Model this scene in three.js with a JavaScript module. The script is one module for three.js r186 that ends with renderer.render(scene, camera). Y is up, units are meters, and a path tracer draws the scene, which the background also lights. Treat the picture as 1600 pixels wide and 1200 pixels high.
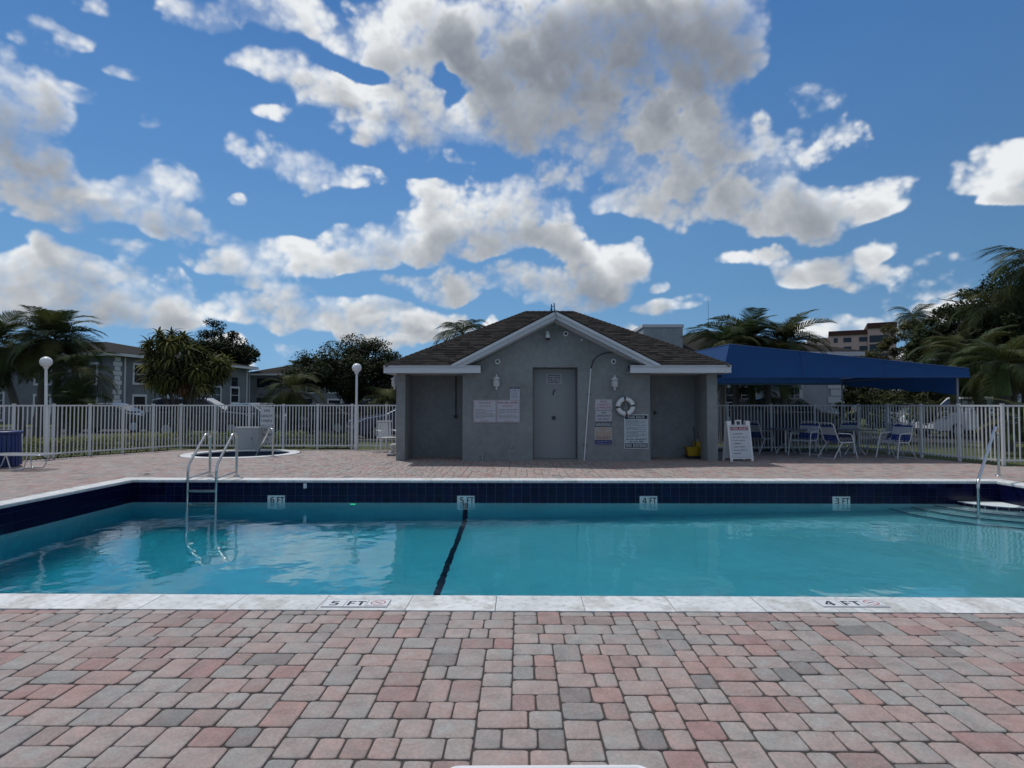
import * as THREE from 'three';
import { mergeGeometries } from 'three/addons/utils/BufferGeometryUtils.js';

// ───────── camera ─────────
const EYE = 1.4, FPX = 930, YAW = 12 / 930, PITCH = Math.atan(32 / 930);
const scene = new THREE.Scene();
const camera = new THREE.PerspectiveCamera(2 * Math.atan(600 / FPX) * 180 / Math.PI, 4 / 3, 0.05, 1500);
camera.position.set(0, EYE, 0);
camera.rotation.order = 'YXZ';
camera.rotation.set(PITCH, YAW, 0);
const renderer = new THREE.WebGLRenderer({ antialias: true });
renderer.setSize(1024, 768);
renderer.toneMapping = THREE.LinearToneMapping;
renderer.toneMappingExposure = 1.0;
renderer.shadowMap.enabled = true;

// ───────── sun ─────────
const SUN = new THREE.Vector3(-0.62, 1.75, -1).normalize();
const sun = new THREE.DirectionalLight(new THREE.Color(1, 0.965, 0.91), 2.5);
sun.position.copy(SUN).multiplyScalar(80); sun.target.position.set(0, 0, -12);
sun.castShadow = true; sun.shadow.radius = 5;
Object.assign(sun.shadow.camera, { left: -45, right: 45, top: 45, bottom: -45, near: 1, far: 220 });
sun.shadow.mapSize.set(4096, 4096);
scene.add(sun, sun.target);

// ───────── seeded randomness and noise ─────────
function rng(seed) { let a = seed >>> 0; return () => { a = (a + 0x6d2b79f5) | 0; let t = Math.imul(a ^ (a >>> 15), 1 | a); t = (t + Math.imul(t ^ (t >>> 7), 61 | t)) ^ t; return ((t ^ (t >>> 14)) >>> 0) / 4294967296; }; }
const PERM = new Uint8Array(512), VAL = new Float32Array(256);
{ const r = rng(77); for (let i = 0; i < 256; i++) { PERM[i] = i; VAL[i] = r(); } for (let i = 255; i > 0; i--) { const j = Math.floor(r() * (i + 1)); const t = PERM[i]; PERM[i] = PERM[j]; PERM[j] = t; } for (let i = 0; i < 256; i++) PERM[256 + i] = PERM[i]; }
function noise3(x, y, z) {
  const X = Math.floor(x), Y = Math.floor(y), Z = Math.floor(z); x -= X; y -= Y; z -= Z;
  const u = x * x * (3 - 2 * x), v = y * y * (3 - 2 * y), w = z * z * (3 - 2 * z);
  const a = PERM[X & 255], b = PERM[(X + 1) & 255], y0 = Y & 255, y1 = (Y + 1) & 255, z0 = Z & 255, z1 = (Z + 1) & 255;
  const aa = PERM[a + y0], ab = PERM[a + y1], ba = PERM[b + y0], bb = PERM[b + y1];
  const l = (p, q, t) => p + (q - p) * t;
  return l(l(l(VAL[PERM[aa + z0]], VAL[PERM[ba + z0]], u), l(VAL[PERM[ab + z0]], VAL[PERM[bb + z0]], u), v), l(l(VAL[PERM[aa + z1]], VAL[PERM[ba + z1]], u), l(VAL[PERM[ab + z1]], VAL[PERM[bb + z1]], u), v), w);
}
const clamp = (x, a = 0, b = 1) => Math.min(b, Math.max(a, x));
const sstep = (a, b, x) => { const t = clamp((x - a) / (b - a)); return t * t * (3 - 2 * t); };
// periodic 2-D noise in [0,1): p = lattice period
function pnoise(x, y, p, s) {
  const X = Math.floor(x), Y = Math.floor(y), fx = x - X, fy = y - Y, u = fx * fx * (3 - 2 * fx), v = fy * fy * (3 - 2 * fy);
  const h = (i, j) => VAL[PERM[(PERM[(((i % p) + p) % p + s * 17) & 255] + ((j % p) + p) % p + s * 31) & 255]];
  return (h(X, Y) * (1 - u) + h(X + 1, Y) * u) * (1 - v) + (h(X, Y + 1) * (1 - u) + h(X + 1, Y + 1) * u) * v;
}
function pfbm(x, y, p, oct, s) { let a = 0.5, r = 0, n = 0; for (let o = 0; o < oct; o++) { r += a * pnoise(x * p, y * p, p, s + o); n += a; a *= 0.55; p *= 2; } return r / n; }

// a pixel of the view and a depth along -z, or a height, give a point of the place
function ray(u, v) {
  const d = new THREE.Vector3((u - 800) / FPX, (600 - v) / FPX, -1);
  return d.applyEuler(new THREE.Euler(PITCH, YAW, 0, 'YXZ'));
}
function at(u, v, depth) { const d = ray(u, v); d.multiplyScalar(depth / -d.z); d.y += EYE; return d; }
function onGround(u, v, y = 0) { const d = ray(u, v); d.multiplyScalar((y - EYE) / d.y); d.y += EYE; return d; }

// ───────── sky: blue air and broken cumulus ─────────
function makeSky() {
  const W = 4096, H = 2048, HU = 1024, dens = new Float32Array(W * HU), grey = new Float32Array(W * HU), wx = new Float32Array(W * HU), wy = new Float32Array(W * HU), det = new Float32Array(W * HU);
  const cosE = new Float32Array(HU), sinE = new Float32Array(HU);
  for (let j = 0; j < HU; j++) { const e = (j + 0.5) / HU * Math.PI / 2; cosE[j] = Math.cos(e); sinE[j] = Math.sin(e); }
  for (let j = 0; j < HU; j++) for (let i = 0; i < W; i++) {
    const a = (i + 0.5) / W * 2 * Math.PI - Math.PI, x = cosE[j] * Math.cos(a), y = sinE[j], z = cosE[j] * Math.sin(a), k = j * W + i;
    wx[k] = (noise3(x * 9 + 3, y * 12, z * 9) - 0.5) * 4.2 + (noise3(x * 26, y * 30 + 9, z * 26) - 0.5) * 2.2;
    wy[k] = (noise3(x * 9, y * 12 + 40, z * 9 + 7) - 0.5) * 3.4 + (noise3(x * 26 + 5, y * 30, z * 26 + 70) - 0.5) * 2.0;
    let f = 0, am = 0.5, q = 20; for (let o = 0; o < 6; o++) { f += am * noise3(x * q + o * 13, y * q * 1.15 + o * 7, z * q); am *= 0.6; q *= 2.1; }
    det[k] = (f / 1.19 - 0.5) * 2;
  }
  const R = 180 / Math.PI;
  function blob(az, el, rx, ry, s, g) {       // degrees; s strength, g share of grey; negative s opens a gap
    const j0 = Math.max(0, Math.floor((el - ry * 1.5 - 4) / 90 * HU)), j1 = Math.min(HU - 1, Math.ceil((el + ry * 1.5 + 4) / 90 * HU));
    for (let j = j0; j <= j1; j++) {
      const e = (j + 0.5) / HU * 90, c = Math.max(0.05, cosE[j]), span = Math.min(2047, Math.ceil((rx * 1.5 + 5) / c / 360 * W)), ic = Math.round((az + 180) / 360 * W);
      for (let d = -span; d <= span; d++) {
        const i = ((ic + d) % W + W) % W, k = j * W + i;
        const dx = (d / W * 360 * c + wx[k] * Math.min(1, rx / 2.2)) / rx; let dy = (e - el + wy[k] * Math.min(1, ry / 1.8)) / ry; if (dy < 0) dy *= 1.35;
        const q2 = dx * dx + dy * dy; if (q2 > 2.2) continue;
        const q = 1 - q2 / 2.2, m = Math.abs(s) * q * q * (3 - 2 * q) * 1.15;
        if (s > 0) { grey[k] = Math.max(grey[k], g * Math.min(1, m * 1.4)); dens[k] += m * (1 - 0.6 * Math.min(1, dens[k])); }
        else dens[k] -= m * 1.1;
      }
    }
  }
  function pix(u, v, ru, rv, s = 1, g = 0.35) {
    const d = ray(u, v).normalize(), az = Math.atan2(d.z, d.x) * R, el = Math.asin(d.y) * R, sc = R / FPX, c = Math.hypot(u - 800, v - 600) / FPX, f = 1 / (1 + c * c);
    blob(az, el, ru * sc * Math.sqrt(f) * 0.9, rv * sc * Math.sqrt(f) * 0.92, s, g);
  }
  const C = [
    [15, 190, 95, 95, 1.3, 0.9], [55, 250, 60, 60, 1, 0.8], [20, 300, 85, 50, 1, 0.6], [70, 350, 85, 28, 0.9, 0.3], [60, 60, 55, 32, 0.36, 0], [130, 150, 45, 16, 0.34, 0], [245, 195, 18, 14, 0.4, 0], [150, 10, 40, 14, 0.4, 0],
    [215, 330, 75, 40, 1.1, 0.4], [270, 300, 52, 36, 1.1, 0.3], [250, 348, 85, 26, 0.9, 0.75], [250, 405, 42, 20, 0.55, 0.1], [370, 309, 17, 12, 0.7, 0], [180, 382, 28, 8, 0.5, 0],
    [70, 445, 95, 46, 1.2, 0.65], [200, 465, 95, 38, 1.1, 0.6], [265, 485, 55, 30, 1, 0.5], [120, 490, 160, 26, 1, 0.6], [20, 410, 40, 20, 0.8, 0.2],
    [300, 18, 60, 24, 0.6, 0.1], [420, 30, 90, 40, 0.8, 0.15], [520, 30, 110, 46, 0.9, 0.25], [430, 112, 70, 28, 1, 0.15], [510, 150, 60, 34, 1, 0.2], [600, 185, 80, 60, 1, 0.25], [655, 220, 70, 34, 0.9, 0.25],
    [680, 50, 150, 80, 1.2, 0.7], [850, 70, 190, 110, 1.4, 1], [1010, 80, 180, 110, 1.4, 1], [1145, 75, 70, 60, 1, 0.8], [780, 170, 90, 70, 0.9, 0.45], [930, 190, 150, 80, 1.2, 0.75], [1080, 195, 90, 75, 1.1, 0.65],
    [990, 265, 130, 55, 1, 0.55], [1110, 300, 130, 52, 1.1, 0.5], [1190, 335, 130, 42, 1, 0.75], [1270, 325, 95, 42, 1, 0.4], [985, 325, 48, 20, 0.9, 0.1], [1190, 240, 110, 42, 0.6, 0.9],
    [690, 125, 22, 22, -0.5, 0], [708, 155, 24, 20, -0.45, 0], [735, 110, 16, 14, -0.3, 0], [545, 105, 50, 18, -0.5, 0], [410, 55, 24, 14, -0.5, 0], [1060, 395, 60, 20, -0.4, 0],
    [415, 245, 50, 34, 0.8, 0.1], [490, 272, 46, 34, 0.85, 0.15], [565, 290, 30, 24, 0.6, 0.1],
    [655, 300, 42, 20, 0.9, 0.2], [765, 340, 125, 48, 1.2, 0.5], [620, 385, 130, 38, 1.1, 0.6], [480, 400, 120, 36, 1, 0.5], [390, 425, 85, 24, 0.9, 0.45], [850, 365, 52, 44, 1.1, 0.6], [700, 400, 95, 24, 1, 0.65], [740, 380, 120, 28, 0.9, 0.7],
    [450, 458, 70, 16, 0.75, 0.25], [695, 450, 75, 26, 1, 0.4], [560, 487, 150, 16, 0.7, 0.3], [590, 512, 120, 28, 0.9, 0.35], [400, 505, 60, 20, 0.9, 0.3], [675, 510, 55, 28, 1, 0.35], [440, 520, 36, 16, 0.8, 0.3],
    [925, 425, 84, 42, 1.15, 0.3], [890, 455, 90, 28, 1, 0.6], [970, 425, 42, 34, 1.1, 0.4], [1033, 446, 15, 12, 0.7, 0], [800, 440, 60, 20, 0.6, 0.5],
    [1285, 160, 48, 26, 0.42, 0.1], [1325, 208, 22, 30, 0.45, 0.1], [1540, 290, 85, 44, 1, 0.25], [1590, 270, 55, 40, 1, 0.2], [1570, 318, 60, 18, 0.8, 0.6],
    [1125, 405, 42, 15, 0.7, 0.3], [1180, 405, 50, 18, 0.85, 0.35], [1290, 412, 72, 26, 1, 0.45], [1330, 442, 48, 16, 0.7, 0.3], [1240, 428, 45, 18, 0.8, 0.4], [1425, 455, 100, 34, 0.4, 0.3], [1470, 405, 32, 14, 0.34, 0.1],
    [1310, 508, 75, 18, 0.9, 0.2], [1420, 500, 110, 20, 0.45, 0.2], [860, 560, 300, 26, 0.6, 0.2], [300, 560, 260, 22, 0.6, 0.2], [1300, 565, 300, 22, 0.6, 0.2],
  ];
  for (const c of C) pix(...c);
  { const q = rng(99); for (let n = 0; n < 44; n++) { const v = 470 + 125 * q(), u = -80 + 1760 * q(); const ru = 12 + 22 * q(), g = 0.3 * q(); for (let m = 0; m < 4; m++) pix(u + (q() - 0.5) * ru * 3.4, v + (q() - 0.5) * 13, ru * (0.6 + 0.6 * q()), 5 + 8 * q(), (u > 1150 ? 0.36 : 0.5) + 0.25 * q(), g); } for (let n = 0; n < 26; n++) { const u = 1150 * q(), v = 20 + 420 * q(); for (let m = 0; m < 3; m++) pix(u + 40 * (q() - 0.5), v + 22 * (q() - 0.5), 12 + 18 * q(), 7 + 10 * q(), 0.26 + 0.2 * q(), 0); } }
  const r = rng(4242);                          // the same broken cumulus all round
  for (let n = 0; n < 150; n++) {
    const az = r() * 360 - 180, el = Math.asin(0.02 + 0.97 * r()) * R * 0.96 + 1.5, off = ((az + 90 + 540) % 360) - 180;
    const big = (0.5 + r()) * (2.4 + el * 0.1);
    if (Math.abs(off) < 52 + big && el < 41 + big) continue;
    const g = r() * 0.8;
    for (let m = 0; m < 4; m++) blob(az + (r() - 0.5) * big * 3.2 / Math.max(0.3, Math.cos(el / R)), Math.max(1, el + (r() - 0.5) * big), big * (0.7 + 0.7 * r()), big * (0.4 + 0.35 * r()), 0.8 + 0.5 * r(), g);
  }
  // rounded heads: cellular noise, largest puffs first
  function puffs(x, y, z, s) {
    x += 40; y += 40; z += 40;
    const X = Math.floor(x), Y = Math.floor(y), Z = Math.floor(z); let m = 1.2;
    for (let i = -1; i < 2; i++) for (let j = -1; j < 2; j++) for (let k = -1; k < 2; k++) {
      const h = PERM[(PERM[(PERM[(X + i + s) & 255] + Y + j) & 255] + Z + k) & 255], dx = X + i + VAL[h] - x, dy = Y + j + VAL[(h + 85) & 255] - y, dz = Z + k + VAL[(h + 170) & 255] - z, d = dx * dx + dy * dy + dz * dz;
      if (d < m) m = d;
    }
    return 1 - Math.sqrt(m);
  }
  const puff = new Float32Array(W * HU), base = Float32Array.from(dens);
  for (let j = 0; j < HU; j++) for (let i = 0; i < W; i++) {
    const k = j * W + i; if (dens[k] < 0.03) { dens[k] = -0.5; continue; }
    const a = (i + 0.5) / W * 2 * Math.PI - Math.PI, w = det[k] * 0.012, x = cosE[j] * Math.cos(a) + w, y = sinE[j] + w, z = cosE[j] * Math.sin(a) - w;
    const p = puffs(x * 15, y * 18, z * 15, 0) * 0.5 + puffs(x * 36, y * 42, z * 36, 5) * 0.31 + puffs(x * 88, y * 96, z * 88, 9) * 0.19 - 0.42;
    puff[k] = p; const b = Math.min(1, dens[k] * 3);
    dens[k] = 1.15 * (1 - Math.exp(-dens[k] * 1.25)) + (p * 2.1 + det[k] * 0.95) * b * (1 - 0.42 * Math.min(1, dens[k])) - 0.5;
  }
  const out = new Float32Array(W * H * 4), srgb = (c) => { c /= 255; return c <= 0.04045 ? c / 12.92 : Math.pow((c + 0.055) / 1.055, 2.4); };
  const lin = (a, b, c) => [srgb(a), srgb(b), srgb(c)];
  const ramp = [[0, lin(150, 186, 218)], [4, lin(132, 180, 222)], [10, lin(110, 160, 208)], [20, lin(90, 138, 193)], [34, lin(68, 115, 174)], [60, lin(52, 100, 164)], [90, lin(44, 90, 154)]];
  const white = lin(237, 240, 242), dark = lin(104, 113, 127);
  const BD = (i, j) => base[Math.min(HU - 1, Math.max(0, j)) * W + ((i % W) + W) % W];
  const D = (i, j) => dens[Math.min(HU - 1, Math.max(0, j)) * W + ((i % W) + W) % W];
  for (let j = 0; j < HU; j++) {
    const e = (j + 0.5) / HU * 90; let n = 0; while (n < ramp.length - 2 && e > ramp[n + 1][0]) n++;
    const t = clamp((e - ramp[n][0]) / (ramp[n + 1][0] - ramp[n][0])), c = Math.max(0.15, cosE[j]);
    for (let i = 0; i < W; i++) {
      const a = (i + 0.5) / W * 2 * Math.PI - Math.PI, k = j * W + i, cs = cosE[j] * Math.cos(a) * SUN.x + sinE[j] * SUN.y + cosE[j] * Math.sin(a) * SUN.z;
      const near = 0.72 + 0.4 * sstep(0.2, 1, cs), d = dens[k];
      let al = Math.pow(sstep(-0.1, 0.36 + 0.65 * sstep(-0.9, 0.9, wx[k] * 0.45), d), 1.1), o = 0;
      if (base[k] > 0.05) for (const s of [3, 7, 14, 25, 42, 66]) o += clamp(D(Math.round(i - s * 0.5 / c), j + s), 0, 1) * 0.2;
      al = Math.max(al, 0.22 * sstep(0.45, 1.1, base[k] + 0.6 * det[k] + 0.5 * puff[k]));
      const up = al > 0.003 ? (BD(Math.round(i - 10 / c), j + 22) + BD(Math.round(i - 22 / c), j + 48)) * 0.5 : 0;
      const lit = Math.exp(-1.45 * o - 0.15 * Math.max(0, d)) * (1 - 0.35 * sstep(0.35, 1.25, up)) * (1 - 0.6 * grey[k] * sstep(0.1, 0.9, d)), sh = clamp(lit * 1.85 - 0.06 + (0.62 * puff[k] + 0.12 * det[k]) * (1 - 0.55 * grey[k]));
      const o4 = ((j + HU) * W + i) * 4;
      for (let q = 0; q < 3; q++) {
        const air = (ramp[n][1][q] * (1 - t) + ramp[n + 1][1][q] * t) * near, cl = dark[q] + (white[q] - dark[q]) * sh;
        out[o4 + q] = air + (cl - air) * al * 0.985;
      }
      out[o4 + 3] = 1;
    }
  }
  for (let k = 0; k < W * HU; k++) { out[k * 4] = 0.16; out[k * 4 + 1] = 0.17; out[k * 4 + 2] = 0.18; out[k * 4 + 3] = 1; }
  const tex = new THREE.DataTexture(out, W, H, THREE.RGBAFormat, THREE.FloatType);
  tex.mapping = THREE.EquirectangularReflectionMapping; tex.magFilter = tex.minFilter = THREE.LinearFilter; tex.needsUpdate = true;
  return tex;
}
scene.background = scene.environment = makeSky();

// ───────── geometry helpers ─────────
const V = (x, y, z) => new THREE.Vector3(x, y, z);
function plain(g) { if (g.index) g = g.toNonIndexed(); for (const k of Object.keys(g.attributes)) if (!['position', 'normal', 'uv', 'color'].includes(k)) g.deleteAttribute(k); if (!g.attributes.normal) g.computeVertexNormals(); return g; }
function metric(g, keep) {           // uv in metres by the main direction of each face
  if (keep) return g;
  const p = g.attributes.position, n = g.attributes.normal, uv = new Float32Array(p.count * 2);
  for (let i = 0; i < p.count; i++) {
    const ax = Math.abs(n.getX(i)), ay = Math.abs(n.getY(i)), az = Math.abs(n.getZ(i));
    if (ay >= ax && ay >= az) { uv[2 * i] = p.getX(i); uv[2 * i + 1] = p.getZ(i); } else if (ax >= az) { uv[2 * i] = p.getZ(i); uv[2 * i + 1] = p.getY(i); } else { uv[2 * i] = p.getX(i); uv[2 * i + 1] = p.getY(i); }
  }
  g.setAttribute('uv', new THREE.BufferAttribute(uv, 2)); return g;
}
function join(list, keepUV) { list = (Array.isArray(list) ? list : [list]).map(plain); if (list.length > 1 && !keepUV) list.forEach((g) => metric(g)); const g = list.length > 1 ? mergeGeometries(list) : list[0]; return metric(g, keepUV); }
const bx = (x0, x1, y0, y1, z0, z1) => new THREE.BoxGeometry(x1 - x0, y1 - y0, z1 - z0).translate((x0 + x1) / 2, (y0 + y1) / 2, (z0 + z1) / 2);
const cb = (w, h, d, x = 0, y = 0, z = 0, ry = 0) => { const g = new THREE.BoxGeometry(w, h, d); if (ry) g.rotateY(ry); return g.translate(x, y, z); };
function chamfered(w, h, d, c) {     // box with chamfered edges, centred, base at y = 0
  const s = new THREE.Shape(); const a = w / 2 - c, b = d / 2 - c; s.moveTo(-a, -b); s.lineTo(a, -b); s.lineTo(a, b); s.lineTo(-a, b); s.closePath();
  return new THREE.ExtrudeGeometry(s, { depth: h - 2 * c, bevelEnabled: true, bevelThickness: c, bevelSize: c, bevelSegments: 1, steps: 1 }).rotateX(-Math.PI / 2).translate(0, c, 0);
}
function rod(a, b, r0, r1 = r0, seg = 8, caps = true) {
  const d = b.clone().sub(a), g = new THREE.CylinderGeometry(r1, r0, d.length(), seg, 1, !caps);
  g.applyQuaternion(new THREE.Quaternion().setFromUnitVectors(V(0, 1, 0), d.clone().normalize())); return g.translate((a.x + b.x) / 2, (a.y + b.y) / 2, (a.z + b.z) / 2);
}
function pipe(pts, r, bend = 0.06, seg = 8) {   // tube through points with rounded bends; r may be a function of 0..1
  const P = [];
  pts.forEach((p, i) => {
    if (i === 0 || i === pts.length - 1 || bend <= 0) { P.push(p.clone()); return; }
    const a = pts[i - 1].clone().sub(p), b = pts[i + 1].clone().sub(p), k = Math.min(bend, a.length() * 0.45, b.length() * 0.45); a.setLength(k).add(p); b.setLength(k).add(p);
    for (let t = 0; t <= 1.001; t += 0.2) P.push(a.clone().multiplyScalar((1 - t) * (1 - t)).addScaledVector(p, 2 * t * (1 - t)).addScaledVector(b, t * t));
  });
  const pos = [], idx = [], nor = []; let n = null;
  P.forEach((p, i) => {
    const t = (P[i + 1] || p).clone().sub(P[i - 1] || p).normalize();
    if (!n) { n = Math.abs(t.y) < 0.9 ? V(0, 1, 0) : V(1, 0, 0); } n = n.clone().addScaledVector(t, -n.dot(t)).normalize();
    const b = t.clone().cross(n), rr = typeof r === 'function' ? r(i / (P.length - 1)) : r;
    for (let k = 0; k < seg; k++) { const a = k / seg * 2 * Math.PI, d = n.clone().multiplyScalar(Math.cos(a)).addScaledVector(b, Math.sin(a)); nor.push(d.x, d.y, d.z); pos.push(p.x + d.x * rr, p.y + d.y * rr, p.z + d.z * rr); }
    if (i) for (let k = 0; k < seg; k++) { const a = (i - 1) * seg + k, c = (i - 1) * seg + (k + 1) % seg; idx.push(a, c, a + seg, c, c + seg, a + seg); }
  });
  for (const [o, q] of [[0, 1], [(P.length - 1) * seg, 0]]) for (let k = 1; k < seg - 1; k++) q ? idx.push(o, o + k + 1, o + k) : idx.push(o, o + k, o + k + 1);
  const g = new THREE.BufferGeometry(); g.setAttribute('position', new THREE.Float32BufferAttribute(pos, 3)); g.setAttribute('normal', new THREE.Float32BufferAttribute(nor, 3)); g.setIndex(idx); return g;
}
function tris(points, colors) { const g = new THREE.BufferGeometry(); g.setAttribute('position', new THREE.Float32BufferAttribute(points, 3)); if (colors) g.setAttribute('color', new THREE.Float32BufferAttribute(colors, 3)); g.computeVertexNormals(); return g; }
const quad = (a, b, c, d) => [...a, ...b, ...c, ...a, ...c, ...d];
function slab(poly, t) {             // flat polygon (Vector3 list, counter-clockwise seen from outside) thickened inwards by t
  const n = poly[1].clone().sub(poly[0]).cross(poly[2].clone().sub(poly[0])).normalize(), o = poly.map((p) => p.clone().addScaledVector(n, -t)), f = [];
  for (let i = 1; i < poly.length - 1; i++) { f.push(poly[0], poly[i], poly[i + 1], o[0], o[i + 1], o[i]); }
  poly.forEach((p, i) => { const j = (i + 1) % poly.length; f.push(p, o[i], o[j], p, o[j], poly[j]); });
  return tris(f.flatMap((p) => [p.x, p.y, p.z]));
}

// ───────── naming helpers ─────────
const taken = {};
function numbered(name) { const n = taken[name] = (taken[name] ?? -1) + 1; return n ? `${name}_${String(n).padStart(3, '0')}` : name; }
function tag(o, label, category, group) { o.userData.label = label; o.userData.category = category; if (group) o.userData.group = group; return o; }
function thing(name, label, category, pos = [0, 0, 0], turn = 0, group) { const o = new THREE.Group(); o.name = numbered(name); o.position.set(...pos); o.rotation.y = turn; scene.add(o); return tag(o, label, category, group); }
function part(name, geos, mat, parent, keepUV) { const m = new THREE.Mesh(join(geos, keepUV), mat); m.name = name; parent.add(m); return m; }
function structure(name, geos, mat) { const m = new THREE.Mesh(join(geos), mat); m.name = numbered(name); m.userData.kind = 'structure'; scene.add(m); return m; }
function setting(name) { const o = new THREE.Group(); o.name = numbered(name); o.userData.kind = 'structure'; scene.add(o); return o; }
function copy(src, pos, turn, label) { const c = src.clone(); c.userData = { ...src.userData }; c.name = numbered(src.name.replace(/_\d{3}$/, '')); c.position.set(...pos); c.rotation.y = turn; if (label) c.userData.label = label; scene.add(c); return c; }

// ───────── textures ─────────
function dataTex(n, f, repeat, srgb) {
  const d = new Uint8Array(n * n * 4);
  for (let j = 0; j < n; j++) for (let i = 0; i < n; i++) { const c = f(i / n, j / n), o = (j * n + i) * 4; for (let k = 0; k < 3; k++) d[o + k] = clamp(Array.isArray(c) ? c[k] : c) * 255; d[o + 3] = 255; }
  const t = new THREE.DataTexture(d, n, n); t.wrapS = t.wrapT = THREE.RepeatWrapping; t.magFilter = THREE.LinearFilter; t.minFilter = THREE.LinearMipmapLinearFilter; t.generateMipmaps = true; t.repeat.set(repeat, repeat); if (srgb) t.colorSpace = THREE.SRGBColorSpace; t.needsUpdate = true; return t;
}
const rT = rng(9);
const speck = (n) => { const a = new Float32Array(n * n).map(() => rT()); return (x, y) => a[(Math.floor(y * n) % n) * n + Math.floor(x * n) % n]; };
const sp512 = speck(512);
const stuccoBump = dataTex(512, (x, y) => 0.55 * pfbm(x, y, 24, 4, 3) + 0.45 * pfbm(x, y, 90, 2, 8), 0.5);
const stuccoMap = dataTex(512, (x, y) => { const a = pfbm(x, y, 4, 4, 1), b = pfbm(x, y, 40, 3, 5), v = 0.82 + 0.2 * (a - 0.5) * 2 + 0.12 * (b - 0.5) * 2; return [v, v, v]; }, 0.3);
const paverMap = dataTex(512, (x, y) => { const b = pfbm(x, y, 60, 3, 2), blot = sstep(0.3, 0.7, pfbm(x, y, 7, 3, 11)), s = sp512(x, y), dk = pfbm(x, y, 9, 3, 6), v = 0.6 + 0.3 * b + 0.24 * (s - 0.5) + 0.3 * (dk - 0.5) - (s > 0.985 ? 0.22 : 0); return [v * (0.98 + 0.07 * blot), v * (1.0 - 0.05 * blot), v * (0.99 - 0.06 * blot)]; }, 1.6);
const paverBump = dataTex(512, (x, y) => 0.5 * pfbm(x, y, 48, 3, 4) + 0.5 * sp512(x, y), 1.6);
const copingMap = dataTex(512, (x, y) => { const a = pfbm(x, y, 5, 5, 13), b = pfbm(x, y, 36, 3, 14), st = sstep(0.5, 0.66, pfbm(x, y, 7, 5, 21)), fl = sstep(0.55, 0.7, pfbm(x, y, 60, 3, 25)), v = 0.84 + 0.2 * (a - 0.5) + 0.3 * (b - 0.5) - 0.16 * st - 0.14 * fl - (sp512(x, y) > 0.985 ? 0.22 : 0); return [v, v * (1 - 0.015 * st), v * (1 - 0.05 * st)]; }, 0.7);
const fineBump = dataTex(512, (x, y) => 0.6 * pfbm(x, y, 64, 3, 7) + 0.4 * sp512(x, y), 1);
const grassMap = dataTex(512, (x, y) => { const a = pfbm(x, y, 6, 4, 2), b = pfbm(x, y, 70, 2, 9), v = 0.45 + 0.5 * (b - 0.5) + 0.5 * (a - 0.5); return [v * 1.05, v * 1.1, v * 0.6]; }, 0.25);
const asphaltMap = dataTex(512, (x, y) => { const a = pfbm(x, y, 5, 4, 3), v = 0.62 + 0.3 * (a - 0.5) + 0.25 * (sp512(x, y) - 0.5); return [v, v, v]; }, 0.25);
const plasterMap = dataTex(512, (x, y) => { const a = pfbm(x, y, 5, 5, 17), b = pfbm(x, y, 30, 3, 18), v = 0.86 + 0.16 * (a - 0.5) + 0.1 * (b - 0.5); return [v, v, v]; }, 0.25);
const rippleBump = dataTex(1024, (x, y) => 0.62 * pfbm(x, y, 5, 2, 3) + 0.26 * pfbm(x, y, 13, 2, 9) + 0.12 * pfbm(x, y, 37, 2, 5), 0.2);
const barkBump = dataTex(256, (x, y) => 0.7 * pnoise(x * 4, y * 40, 40, 5) + 0.3 * pfbm(x, y, 24, 3, 3), 1);

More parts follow.
